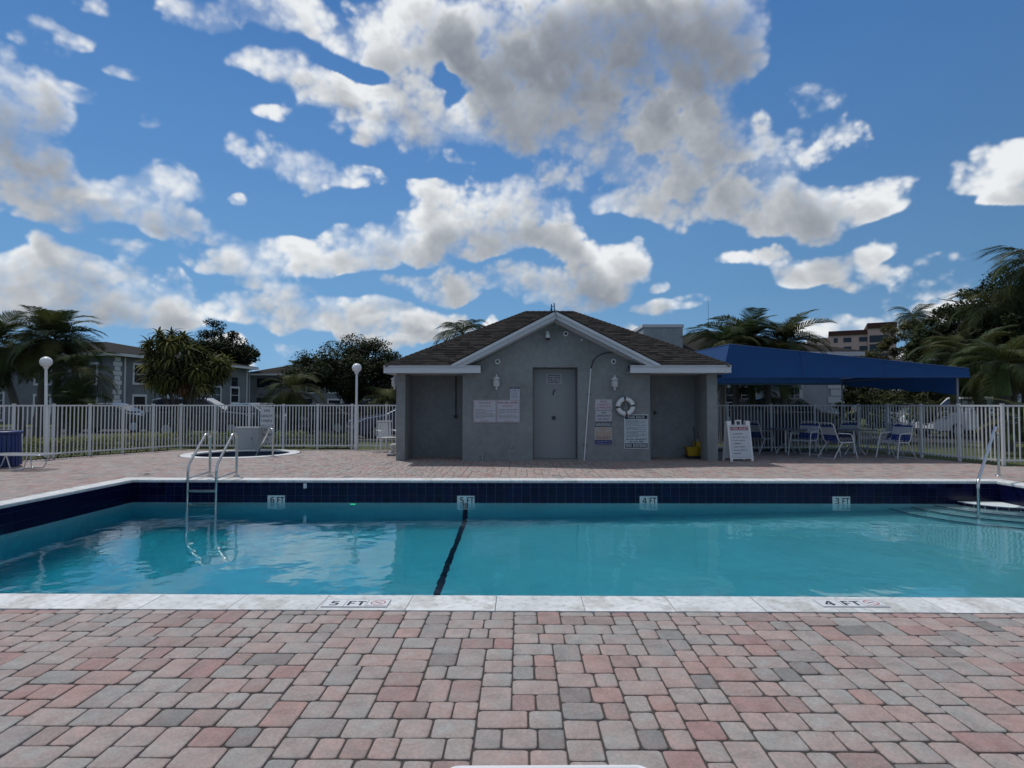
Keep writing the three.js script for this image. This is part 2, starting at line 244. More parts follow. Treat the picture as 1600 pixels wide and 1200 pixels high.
// ───────── materials (linear base colours) ─────────
const col = (r, g, b) => new THREE.Color().setRGB(r, g, b);
const mat = (r, g, b, rough = 0.8, extra = {}) => new THREE.MeshStandardMaterial({ color: col(r, g, b), roughness: rough, ...extra });
const M = {
  stucco: mat(0.295, 0.307, 0.31, 0.92, { map: stuccoMap, bumpMap: stuccoBump, bumpScale: 0.01 }),
  door: mat(0.28, 0.29, 0.295, 0.6, { bumpMap: fineBump, bumpScale: 0.0006 }),
  trim: mat(0.62, 0.63, 0.67, 0.6, { bumpMap: fineBump, bumpScale: 0.0008 }),
  trimGrey: mat(0.5, 0.51, 0.55, 0.6),
  soffit: mat(0.5, 0.5, 0.52, 0.8),
  white: mat(0.75, 0.76, 0.78, 0.45),
  fence: mat(0.64, 0.66, 0.665, 0.45),
  plastic: mat(0.72, 0.73, 0.74, 0.4),
  alu: mat(0.62, 0.64, 0.66, 0.32, { metalness: 0.85 }),
  steel: mat(0.62, 0.62, 0.6, 0.24, { metalness: 1 }),
  black: mat(0.015, 0.015, 0.018, 0.5),
  darkGrey: mat(0.06, 0.062, 0.07, 0.6),
  grey: mat(0.25, 0.26, 0.27, 0.6),
  blueStrap: mat(0.018, 0.05, 0.22, 0.5),
  whiteStrap: mat(0.5, 0.52, 0.54, 0.5),
  binBlue: mat(0.011, 0.035, 0.15, 0.45),
  yellow: mat(0.4, 0.255, 0.013, 0.45),
  joint: mat(0.06, 0.054, 0.049, 1),
  coping: mat(0.78, 0.8, 0.81, 0.75, { map: copingMap, bumpMap: fineBump, bumpScale: 0.0015 }),
  plaster: mat(0.7, 0.78, 0.8, 0.9, { map: plasterMap }),
  grout: mat(0.16, 0.17, 0.22, 0.9),
  tile: mat(0.004, 0.005, 0.032, 0.2),
  shingle: new THREE.MeshPhysicalMaterial({ vertexColors: true, roughness: 1, specularIntensity: 0.15, bumpMap: fineBump, bumpScale: 0.002 }),
  roofFlat: new THREE.MeshPhysicalMaterial({ color: col(0.034, 0.031, 0.03), roughness: 1, specularIntensity: 0.15, bumpMap: fineBump, bumpScale: 0.003 }),
  grass: mat(0.13, 0.16, 0.07, 1, { map: grassMap }),
  asphalt: mat(0.05, 0.05, 0.053, 0.95, { map: asphaltMap }),
  kerb: mat(0.27, 0.265, 0.25, 0.9, { map: plasterMap }),
  glass: mat(0.012, 0.016, 0.022, 0.08),
  carGlass: mat(0.01, 0.012, 0.016, 0.05),
  canopy: new THREE.MeshPhysicalMaterial({ color: col(0.03, 0.098, 0.27), roughness: 1, transmission: 0.22, specularIntensity: 0.2, thickness: 0, side: THREE.DoubleSide, bumpMap: fineBump, bumpScale: 0.001 }),
  wallGrey: mat(0.19, 0.205, 0.23, 0.9, { map: stuccoMap }),
  wallLight: mat(0.42, 0.46, 0.5, 0.9, { map: stuccoMap }),
  quoin: mat(0.58, 0.6, 0.64, 0.85),
  pink: mat(0.55, 0.39, 0.36, 0.9),
  brownRoof: mat(0.07, 0.03, 0.026, 0.9),
  trunk: mat(0.13, 0.115, 0.1, 1, { bumpMap: barkBump, bumpScale: 0.02 }),
  darkTrunk: mat(0.07, 0.055, 0.045, 1, { bumpMap: barkBump, bumpScale: 0.02 }),
  crownShaft: mat(0.12, 0.19, 0.045, 0.5),
  tyre: mat(0.015, 0.015, 0.016, 0.85),
  rim: mat(0.5, 0.5, 0.52, 0.3, { metalness: 0.8 }),
  lampRed: mat(0.3, 0.01, 0.012, 0.25),
  headlight: mat(0.7, 0.72, 0.75, 0.1),
  globe: mat(0.8, 0.81, 0.83, 0.35),
};
const leafMat = (r, g, b, t = 0.3) => new THREE.MeshPhysicalMaterial({ color: col(r, g, b), roughness: 0.9, specularIntensity: 0.35, transmission: t, thickness: 0, side: THREE.DoubleSide });
const leafVC = (t = 0.3) => new THREE.MeshPhysicalMaterial({ color: 0xffffff, vertexColors: true, roughness: 0.9, specularIntensity: 0.35, transmission: t, thickness: 0, side: THREE.DoubleSide });

// flat print on a sign
function print(w, h, draw, px = 512) {
  const c = document.createElement('canvas'); const s = px / Math.max(w, h); c.width = Math.round(w * s); c.height = Math.round(h * s);
  const x = c.getContext('2d'); draw(x, c.width, c.height);
  const t = new THREE.CanvasTexture(c); t.colorSpace = THREE.SRGBColorSpace; t.anisotropy = 8;
  return new THREE.MeshStandardMaterial({ map: t, roughness: 0.5 });
}
const fitText = (x, text, cx, cy, size, maxW, weight = 'bold') => { x.font = `${weight} ${size}px sans-serif`; x.textAlign = 'center'; x.textBaseline = 'middle'; x.fillText(text, cx, cy, maxW); };
function greek(x, x0, y0, w, size, seed, fill = 1) {   // a line of print too small to read
  const r = rng(seed); let p = x0; const end = x0 + w * fill;
  while (p < end) { const l = Math.min(end - p, size * (1 + 3.2 * r())); for (let q = p; q < p + l - size * 0.3; q += size * 0.62) { const hh = size * (0.62 + 0.38 * (r() > 0.7)); x.fillRect(q, y0 + size - hh, size * 0.46, hh); } p += l + size * 0.5; }
}
function sign(name, label, w, h, pos, turn, draw, { t = 0.012, group, board = M.white, px = 512 } = {}) {
  const s = thing(name, label, 'sign', pos, turn, group);
  part('board', bx(-w / 2, w / 2, -h / 2, h / 2, 0, t), board, s);
  const g = new THREE.PlaneGeometry(w * 0.985, h * 0.985); g.translate(0, 0, t + 0.003); part('print', g, print(w, h, draw, px), s, true);
  return s;
}

// ───────── ground, deck, pool ─────────
const PX0 = -7.2, PX1 = 8.7, PZ0 = -4.42, PZ1 = -11.03, CELL = 0.03825, CO = { x0: PX0 - 0.31, x1: PX1 + 0.31, z0: -4.08, z1: -4.08 - 190 * CELL };
const WATER = -0.408, SPA = { x: -7.9, z: -16.9, r: 1.56 };
const FENCE = { backLeft: [V(-3.1, 0, -18.6), V(-10.62, 0, -18.55)], left: [V(-10.62, 0, -18.55), V(-14.2, 0, -11.6)], backRight: [V(4.95, 0, -18.0), V(10.15, 0, -18.0)], right: [V(10.15, 0, -18.0), V(11.1, 0, -13.85)], frontRight: [V(11.1, 0, -13.85), V(15.2, 0, -13.75)] };
const HOUSE = { x0: -3.09, x1: 4.92, zf: -14.88, zb: -21.0, c0: -1.43, c1: 3.25, zr: -15.92 };
function shapeOf(pts) { const s = new THREE.Shape(); pts.forEach(([x, z], i) => i ? s.lineTo(x, -z) : s.moveTo(x, -z)); s.closePath(); return s; }
function hole(s, x0, x1, z0, z1) { const h = new THREE.Path(); h.moveTo(x0, -z0); h.lineTo(x1, -z0); h.lineTo(x1, -z1); h.lineTo(x0, -z1); h.closePath(); s.holes.push(h); }
function flat(s, y) { return new THREE.ShapeGeometry(s, 48).rotateX(-Math.PI / 2).translate(0, y, 0); }
{
  const s = shapeOf([[-500, 60], [500, 60], [500, -700], [-500, -700]]); hole(s, CO.x0 + 0.1, CO.x1 - 0.1, CO.z0 - 0.1, CO.z1 + 0.1);
  const h = new THREE.Path(); h.absarc(SPA.x, -SPA.z, SPA.r - 0.12, 0, Math.PI * 2, true); s.holes.push(h);
  structure('lawn', flat(s, -0.07), M.grass);
}
const deckEdge = [[-16.2, 2.2], [15.4, 2.2], [15.4, -13.6], [11.0, -13.7], [10.05, -17.95], [4.95, -17.95], [4.95, -20.5], [-3.1, -20.5], [-3.1, -18.5], [-10.5, -18.45], [-14.1, -11.5], [-16.2, -7.5]];
function insideDeck(x, z) { let c = false; for (let i = 0, j = deckEdge.length - 1; i < deckEdge.length; j = i++) { const [xi, zi] = deckEdge[i], [xj, zj] = deckEdge[j]; if ((zi > z) !== (zj > z) && x < (xj - xi) * (z - zi) / (zj - zi) + xi) c = !c; } return c; }
const deck = setting('pool_deck');
{
  const s = shapeOf(deckEdge); hole(s, CO.x0 + 0.02, CO.x1 - 0.02, CO.z0 - 0.02, CO.z1 + 0.02);
  const h = new THREE.Path(); h.absarc(SPA.x, -SPA.z, SPA.r - 0.05, 0, Math.PI * 2, true); s.holes.push(h);
  part('joint_sand', flat(s, -0.009), M.joint, deck);
  // tumbled pavers of three sizes laid in a mixed bond
  const X0 = -416, X1 = 400, Z0 = -144, Z1 = 376, w = X1 - X0, d = Z1 - Z0, free = new Uint8Array(w * d), r = rng(37);   // rows count away from the near coping edge
  const zOf = (j) => -4.08 - (j + Z0) * CELL, xOf = (i) => (i + X0) * CELL;
  for (let j = 0; j < d; j++) for (let i = 0; i < w; i++) {
    const x = xOf(i) + CELL / 2, z = zOf(j) - CELL / 2; let ok = insideDeck(x, z);
    if (x > CO.x0 && x < CO.x1 && z < CO.z0 && z > CO.z1) ok = false;
    if (Math.hypot(x - SPA.x, z - SPA.z) < SPA.r + 0.03) ok = false;
    if (x > HOUSE.x0 && x < HOUSE.x1 && z < HOUSE.zr) ok = false;
    if (x > HOUSE.c0 && x < HOUSE.c1 && z < HOUSE.zf) ok = false;
    free[j * w + i] = ok ? 1 : 0;
  }
  const pieces = [], owner = new Int32Array(w * d).fill(-1), fits = (n) => n === 0 || n >= 3;
  for (let j = 0; j < d; j++) for (let i = 0; i < w; i++) {
    if (!free[j * w + i]) continue;
    let run = 0; while (run < 14 && i + run < w && free[j * w + i + run]) run++;
    const depth = (n) => { let k = 0; while (k < 6 && j + k < d) { for (let q = 0; q < n; q++) if (!free[(j + k) * w + i + q]) return k; k++; } return k; };
    let best = null;
    for (let tries = 0; tries < 14; tries++) {
      const q = r(), [a, b] = q < 0.3 ? [6, 4] : q < 0.43 ? [4, 6] : q < 0.7 ? [4, 4] : q < 0.86 ? [3, 4] : [5, 4];
      if (a > run || (run < 14 && !fits(run - a))) continue;
      const above = j ? owner[(j - 1) * w + i + a - 1] !== owner[(j - 1) * w + i + a] : false;
      if (!best || !above) best = [a, b]; if (!above) break;
    }
    const pw = best ? best[0] : run <= 6 ? run : 4, dp = depth(pw), pd = dp < 4 ? dp : Math.min(best ? best[1] : 4, dp);
    for (let a = 0; a < pd; a++) for (let b = 0; b < pw; b++) { free[(j + a) * w + i + b] = 0; owner[(j + a) * w + i + b] = pieces.length; }
    pieces.push({ x: xOf(i) + pw * CELL / 2, z: zOf(j) - pd * CELL / 2, w: pw, d: pd });
  }
  function paverGeo(pw, pd, rr, rich) {
    const a = pw * CELL / 2 - 0.0018 - rr() * 0.0015, b = pd * CELL / 2 - 0.0018 - rr() * 0.0015, ring = (ins, cut) => {
      const A = a - ins, B = b - ins, c = cut; const p = []; const J = () => (rr() - 0.5) * 0.003;
      if (rich) for (const [sx, sz, o] of [[1, 1, 0], [-1, 1, 1], [-1, -1, 0], [1, -1, 1]]) { const e = [[sx * A, sz * (B - c)], [sx * (A - c * 0.3), sz * (B - c * 0.3)], [sx * (A - c), sz * B]]; if (o) e.reverse(); p.push(...e); }
      else for (const [sx, sz] of [[1, 1], [-1, 1], [-1, -1], [1, -1]]) p.push([sx * A, sz * B]);
      return p.map(([x, z]) => [x + (rich ? J() : 0), z + (rich ? J() : 0)]);
    };
    const P = [], N = [];
    const cut = 0.009 + rr() * 0.01, R0 = ring(0.009, cut), R1 = ring(0.002, cut), n = R0.length, tilt = () => 0;
    const R2 = R1.map(([x, z]) => [x * (1 + 0.003 / a), z * (1 + 0.003 / b)]);
    const put = (x, y, z, nx, ny, nz) => { P.push(x, y, z); const l = Math.hypot(nx, ny, nz); N.push(nx / l, ny / l, nz / l); };
    const nrm = ([x, z], up, k) => { const l = Math.hypot(x / a, z / b) || 1; return [x / a / l * k, up, z / b / l * k]; };
    const T = R0.map((q) => nrm(q, 1, 0.09)), U = R1.map((q) => nrm(q, 0.8, 1));
    for (let i = 0; i < n; i++) {
      const k = (i + 1) % n;
      put(0, 0.0005, 0, 0, 1, 0); put(R0[k][0], 0, R0[k][1], ...T[k]); put(R0[i][0], 0, R0[i][1], ...T[i]);
      const c = [[R0[i], 0, T[i]], [R0[k], 0, T[k]], [R1[k], -0.0045, U[k]], [R1[i], -0.0045, U[i]]];
      for (const m of [0, 1, 2, 0, 2, 3]) put(c[m][0][0], c[m][1], c[m][0][1], ...c[m][2]);
      const e = [[R1[i], -0.0045], [R1[k], -0.0045], [R2[k], -0.03], [R2[i], -0.03]];
      if (rich) for (const m of [0, 1, 2, 0, 2, 3]) put(e[m][0][0], e[m][1], e[m][0][1], ...nrm(e[m][0], 0.1, 1));
    }
    const g = new THREE.BufferGeometry(); g.setAttribute('position', new THREE.Float32BufferAttribute(P, 3)); g.setAttribute('normal', new THREE.Float32BufferAttribute(N, 3));
    const o = [rr() * 5, rr() * 5], turn = rr() > 0.5, uv = []; for (let i = 0; i < P.length; i += 3) uv.push((turn ? P[i] : P[i + 2]) + o[0], (turn ? P[i + 2] : P[i]) + o[1]);
    g.setAttribute('uv', new THREE.Float32BufferAttribute(uv, 2)); return g;
  }
  const tones = [[0.45, 0.325, 0.305], [0.41, 0.285, 0.275], [0.46, 0.375, 0.355], [0.44, 0.385, 0.37], [0.415, 0.385, 0.372], [0.425, 0.405, 0.392], [0.365, 0.352, 0.345], [0.45, 0.393, 0.376], [0.285, 0.278, 0.274], [0.385, 0.305, 0.29]];
  const pick = [0, 0, 1, 2, 2, 2, 2, 3, 3, 3, 4, 4, 4, 5, 5, 5, 6, 6, 7, 7, 7, 8, 9, 9];
  const paverMats = tones.map((t) => mat(...t, 0.85, { map: paverMap, bumpMap: paverBump, bumpScale: 0.0022 }));
  const fieldMat = new THREE.MeshStandardMaterial({ vertexColors: true, roughness: 0.85, map: paverMap, bumpMap: paverBump, bumpScale: 0.0022 });
  const shared = {}, gr = rng(5), variant = (p, n) => { const k = `${p.w}_${p.d}_${n}`; return shared[k] ??= paverGeo(p.w, p.d, gr, true); };
  const inView = (p) => { const dz = -p.z; return dz > 2.15 && dz < 4.09 && Math.abs(p.x + 0.02) < dz * 0.88 + 0.12; };
  const shown = pieces.filter(inView).sort((a, b) => -a.z - -b.z), single = new Set(shown.slice(0, 300));
  const pos = [], nor = [], uvs = [], cls = [];
  for (const p of pieces) {
    const near = p.z > CO.z0, t = pick[Math.floor(r() * pick.length)], y = (r() - 0.5) * 0.004, rx = (r() - 0.5) * 0.014, rz = (r() - 0.5) * 0.014, ry = (r() - 0.5) * 0.02;
    if (single.has(p)) { const m = new THREE.Mesh(variant(p, Math.floor(r() * 6)), paverMats[t]); m.name = 'paver'; m.position.set(p.x, y, p.z); m.rotation.set(rx, ry, rz); deck.add(m); continue; }
    const rich = near && Math.abs(p.x) < 6, key = `f${p.w}_${p.d}_${Math.floor(r() * 5)}_${rich}`, g = shared[key] ??= paverGeo(p.w, p.d, gr, rich), gp = g.attributes.position, gn = g.attributes.normal, gu = g.attributes.uv, k = 0.92 + 0.16 * r();
    for (let i = 0; i < gp.count; i++) { const px = gp.getX(i), pz = gp.getZ(i); pos.push(p.x + px, y + gp.getY(i) + px * rz - pz * rx, p.z + pz); nor.push(gn.getX(i) - rz, gn.getY(i), gn.getZ(i) + rx); uvs.push(gu.getX(i), gu.getY(i)); cls.push(tones[t][0] * k, tones[t][1] * k, tones[t][2] * k); }
  }
  const g = new THREE.BufferGeometry(); g.setAttribute('position', new THREE.Float32BufferAttribute(pos, 3)); g.setAttribute('normal', new THREE.Float32BufferAttribute(nor, 3)); g.setAttribute('uv', new THREE.Float32BufferAttribute(uvs, 2)); g.setAttribute('color', new THREE.Float32BufferAttribute(cls, 3));
  const m = new THREE.Mesh(g, fieldMat); m.name = 'paver_field'; m.userData.kind = 'stuff'; deck.add(m);
}
// pool basin: plaster shell, floor falling to the left, corner steps, depth line, tiles
const floorY = (x) => WATER - (1.5 - (x + 1) * 0.0884);
const basin = setting('pool_basin');
{
  const t = 0.22, low = -2.7, a = [PX0, PX1, PZ1, PZ0];
  part('wall', [bx(PX0 - t, PX0, low, -0.045, PZ1 - t, PZ0 + t), bx(PX1, PX1 + t, low, -0.045, PZ1 - t, PZ0 + t), bx(PX0, PX1, low, -0.045, PZ1 - t, PZ1), bx(PX0, PX1, low, -0.045, PZ0, PZ0 + t)], M.plaster, basin);
  part('floor', slab([V(PX0, floorY(PX0), PZ0), V(PX1, floorY(PX1), PZ0), V(PX1, floorY(PX1), PZ1), V(PX0, floorY(PX0), PZ1)], 0.15), M.plaster, basin);
  // navy line across the floor and up the far wall where the depth breaks
  const lx = -1.0, lw = 0.088, fy = (x) => floorY(x) + 0.006;
  part('depth_line', [slab([V(lx - lw / 2, fy(lx - lw / 2), PZ0), V(lx + lw / 2, fy(lx + lw / 2), PZ0), V(lx + lw / 2, fy(lx + lw / 2), PZ1), V(lx - lw / 2, fy(lx - lw / 2), PZ1)], 0.01), bx(lx - lw / 2, lx + lw / 2, floorY(lx), -0.45, PZ1, PZ1 + 0.006)], M.tile, basin);
  // quarter-round corner steps
  const quarter = (r, y0, y1) => { const s = new THREE.Shape(); s.moveTo(0, 0); s.lineTo(-r, 0); s.absarc(0, 0, r, Math.PI, Math.PI * 1.5, false); s.closePath(); return new THREE.ExtrudeGeometry(s, { depth: y1 - y0, bevelEnabled: false, curveSegments: 20 }).rotateX(-Math.PI / 2).translate(PX1, y0, PZ1); };
  const arc = (r, y) => { const P = []; for (let i = 0; i <= 20; i++) { const q = Math.PI + i / 20 * Math.PI / 2; P.push(V(PX1 + Math.cos(q) * r, y, PZ1 - Math.sin(q) * r)); } return pipe(P, 0.024, 0, 6); };
  [[0.72, -0.36], [1.15, -0.6], [1.55, -0.82], [1.95, -1.0]].forEach(([r, y], k) => {
    const st = part('step', quarter(r, floorY(8) - 0.3, y), M.plaster, basin);
    if (k) part('step_edge', arc(r - 0.01, y + 0.004), M.tile, st);
    else { for (let i = 0; i < 7; i++) { const q = Math.PI + (i + 0.5) / 7 * Math.PI / 2; part('step_tile', cb(0.15, 0.11, 0.012, PX1 + Math.cos(q) * (r + 0.006), -0.425, PZ1 - Math.sin(q) * (r + 0.006), q + Math.PI / 2), M.tile, st); } }
  });
  // waterline tiles, three courses
  const TW = 0.161, rows = [[-0.124, -0.045], [-0.281, -0.127], [-0.438, -0.284]], rt = rng(8);
  const tones = [0, 1, 2, 3].map((k) => new THREE.MeshPhysicalMaterial({ color: col(0.003 + 0.001 * k, 0.004 + 0.001 * k, 0.026 + 0.006 * k), roughness: 0.14 + 0.04 * k, specularIntensity: 0.6 }));
  const field = [], tileGeo = rows.map(([a, b]) => join(cb(TW - 0.006, b - a, 0.008))), bed = [];
  rows.forEach(([a, b], k) => {
    const y = (a + b) / 2;
    for (let x = PX0 + 0.07; x < PX1 - 0.05; x += TW) { const m = new THREE.Mesh(tileGeo[k], tones[Math.floor(rt() * 4)]); m.name = 'waterline_tile'; m.position.set(x, y, PZ1 + 0.0045); m.rotation.set((rt() - 0.5) * 0.01, (rt() - 0.5) * 0.01, 0); basin.add(m); }
    for (let z = PZ0 - 0.08; z > PZ1 + 0.05; z -= TW) { field.push(cb(0.008, b - a, TW - 0.006, PX0 + 0.0045, y, z), cb(0.008, b - a, TW - 0.006, PX1 - 0.0045, y, z)); }
    for (let x = PX0 + 0.07; x < PX1 - 0.05; x += TW) field.push(cb(TW - 0.006, b - a, 0.008, x, y, PZ0 - 0.0045));
  });
  bed.push(bx(PX0, PX1, -0.44, -0.045, PZ1, PZ1 + 0.0025), bx(PX0, PX1, -0.44, -0.045, PZ0 - 0.0025, PZ0), bx(PX0, PX0 + 0.0025, -0.44, -0.045, PZ1 + 0.003, PZ0 - 0.003), bx(PX1 - 0.0025, PX1, -0.44, -0.045, PZ1 + 0.003, PZ0 - 0.003));
  part('grout', bed, M.grout, basin);
  part('side_tiles', field, tones[1], basin).userData.kind = 'stuff';
  // depth markers on the far wall
  for (const [u, n] of [[432, '6'], [728, '5'], [1013, '4'], [1314, '3']]) {
    const p = at(u, 780, 11.03), mk = part('depth_marker', bx(p.x - TW, p.x + TW, -0.439, -0.282, PZ1, PZ1 + 0.012), M.white, basin);
    const g = new THREE.PlaneGeometry(TW * 2 - 0.004, 0.154).translate(p.x, -0.3605, PZ1 + 0.0145);
    part('numeral', g, print(2, 0.96, (x, w, h) => { x.fillStyle = '#d9dddc'; x.fillRect(0, 0, w, h); x.fillStyle = '#8f9799'; x.fillRect(w / 2 - 1, 0, 2, h); x.fillStyle = '#08090c'; fitText(x, n, w * 0.27, h * 0.53, h * 1.0, w * 0.42); fitText(x, 'FT', w * 0.74, h * 0.53, h * 1.0, w * 0.44); }, 256), mk, true);
  }
  part('skimmer_clip', bx(-4.0, -3.94, -0.15, -0.06, PZ1 + 0.009, PZ1 + 0.02), M.plastic, basin);
}
{
  const p = at(552, 791, 11.03), l = thing('pool_light', 'small green glowing pool light under the water on the far tiled wall', 'pool light', [p.x, WATER - 0.16, PZ1 + 0.012]);
  part('bezel', new THREE.CylinderGeometry(0.075, 0.08, 0.02, 24).rotateX(Math.PI / 2), M.steel, l);
  part('lens_glow', new THREE.SphereGeometry(0.055, 20, 10).scale(1, 0.5, 0.3).translate(0, 0, 0.014), new THREE.MeshStandardMaterial({ color: col(0.02, 0.2, 0.1), emissive: col(0.05, 1, 0.35), emissiveIntensity: 2.2 }), l);
}
// coping stones
const coping = setting('pool_coping');
{
  const T = 0.055, B = 0.022, prof = (w) => { const s = new THREE.Shape(); s.moveTo(0, -T); s.lineTo(w, -T); s.lineTo(w, 0.004); s.lineTo(B, 0.004); s.quadraticCurveTo(0, 0.004, 0, -B); s.closePath(); return s; };
  const stone = (len, w) => new THREE.ExtrudeGeometry(prof(w), { depth: len - 0.005, bevelEnabled: false, curveSegments: 5 }).translate(0, 0, -(len - 0.005) / 2);   // pool side at x = 0, body to +x, length along z
  const r = rng(12), tones = [0, 1, 2, 3, 4].map((k) => { const m = M.coping.clone(); m.color = col(0.70 + 0.03 * k, 0.725 + 0.028 * k, 0.735 + 0.028 * k); m.map = copingMap.clone(); m.map.offset.set(k * 0.23, k * 0.37); return m; });
  function lay(a, b, ry) {
    const d = b.clone().sub(a), n = Math.round(d.length() / 0.606), len = d.length() / n, w = 0.31 + (Math.abs(a.z - PZ1) < 0.02 && Math.abs(b.z - PZ1) < 0.02 ? CO.z1 * -1 - 11.03 - 0.31 : Math.abs(a.z - PZ0) < 0.02 && Math.abs(b.z - PZ0) < 0.02 ? 0.03 : 0), g = join(stone(len, w - 0.004));
    for (let i = 0; i < n; i++) { const m = new THREE.Mesh(g, tones[Math.floor(r() * 5)]); m.name = 'coping_stone'; m.position.copy(a).addScaledVector(d, (i + 0.5) / n); m.position.y += (r() - 0.5) * 0.003; m.rotation.y = ry; m.rotation.order = 'YXZ'; m.rotation.x = (r() - 0.5) * 0.003; coping.add(m); }
  }
  lay(V(PX0 - 0.31, 0, PZ0), V(PX1 + 0.31, 0, PZ0), -Math.PI / 2);
  lay(V(PX0 - 0.31, 0, PZ1), V(PX1 + 0.31, 0, PZ1), Math.PI / 2);
  lay(V(PX0, 0, PZ0), V(PX0, 0, PZ1), Math.PI); lay(V(PX1, 0, PZ0), V(PX1, 0, PZ1), 0);
  for (const [u, n] of [[557, '5'], [1329, '4']]) {
    const p = onGround(u, 944.5), w = 0.46, h = 0.155, mk = part('depth_marker', bx(p.x - w / 2, p.x + w / 2, 0.002, 0.0075, p.z - h / 2, p.z + h / 2), M.white, coping);
    const g = new THREE.PlaneGeometry(w - 0.004, h - 0.004).rotateX(-Math.PI / 2).translate(p.x, 0.0105, p.z);
    part('lettering', g, print(w, h, (x, W, H) => {
      x.fillStyle = '#cfd3d6'; x.fillRect(0, 0, W, H); x.strokeStyle = '#4a4e52'; x.lineWidth = H * 0.025; x.strokeRect(1, 1, W - 2, H - 2); x.beginPath(); for (const q of [0.335, 0.665]) { x.moveTo(W * q, 0); x.lineTo(W * q, H); } x.stroke();
      x.fillStyle = '#14161a'; fitText(x, n, W * 0.17, H * 0.54, H * 0.84, W * 0.3); fitText(x, 'FT', W * 0.5, H * 0.54, H * 0.84, W * 0.3);
      const cx = W * 0.83, cy = H * 0.42, q = H * 0.31; x.strokeStyle = '#a85a60'; x.lineWidth = H * 0.06; x.beginPath(); x.arc(cx, cy, q, 0, Math.PI * 2); x.moveTo(cx - q * 0.7, cy - q * 0.7); x.lineTo(cx + q * 0.7, cy + q * 0.7); x.stroke();
      x.strokeStyle = '#33363c'; x.lineWidth = H * 0.05; x.beginPath(); x.moveTo(cx - q * 0.6, cy + q * 0.25); x.lineTo(cx, cy - q * 0.1); x.lineTo(cx + q * 0.55, cy - q * 0.35); x.stroke();
      x.fillStyle = '#5a3a40'; fitText(x, 'NO DIVING', cx, H * 0.87, H * 0.17, W * 0.3);
    }, 768), mk, true);
  }
}
// water
{
  const w = new THREE.MeshPhysicalMaterial({ color: 0xffffff, roughness: 0, transmission: 1, thickness: 1.5, ior: 1.33, attenuationColor: col(0.18, 0.74, 0.87), attenuationDistance: 2.55, bumpMap: rippleBump, bumpScale: 0.015 });
  structure('pool_water', bx(PX0 - 0.02, PX1 + 0.02, -2.6, WATER, PZ1 - 0.02, PZ0 + 0.02), w);
  const sw = w.clone(); structure('spa_water', new THREE.CylinderGeometry(1.31, 1.31, 0.8, 40).translate(SPA.x, -0.6, SPA.z), sw);
}
// spa: raised ring and basin
{
  const sp = thing('spa_tub', 'round sunken spa with a white concrete rim beside the picket fence', 'spa', [SPA.x, 0, SPA.z]);
  const ring = (r0, r1, y0, y1) => new THREE.LatheGeometry([[r0, y0], [r0, y1 - 0.015], [r0 + 0.015, y1], [r1 - 0.015, y1], [r1, y1 - 0.015], [r1, y0]].map(([a, b]) => new THREE.Vector2(a, b)), 64);
  part('rim', ring(1.28, SPA.r, -0.03, 0.018), M.coping, sp);
  part('basin', [new THREE.CylinderGeometry(1.33, 1.33, 1.0, 48, 1, true).translate(0, -0.52, 0), new THREE.CylinderGeometry(1.33, 1.33, 0.05, 48).translate(0, -1.02, 0)], mat(0.02, 0.04, 0.09, 0.5), sp);
}

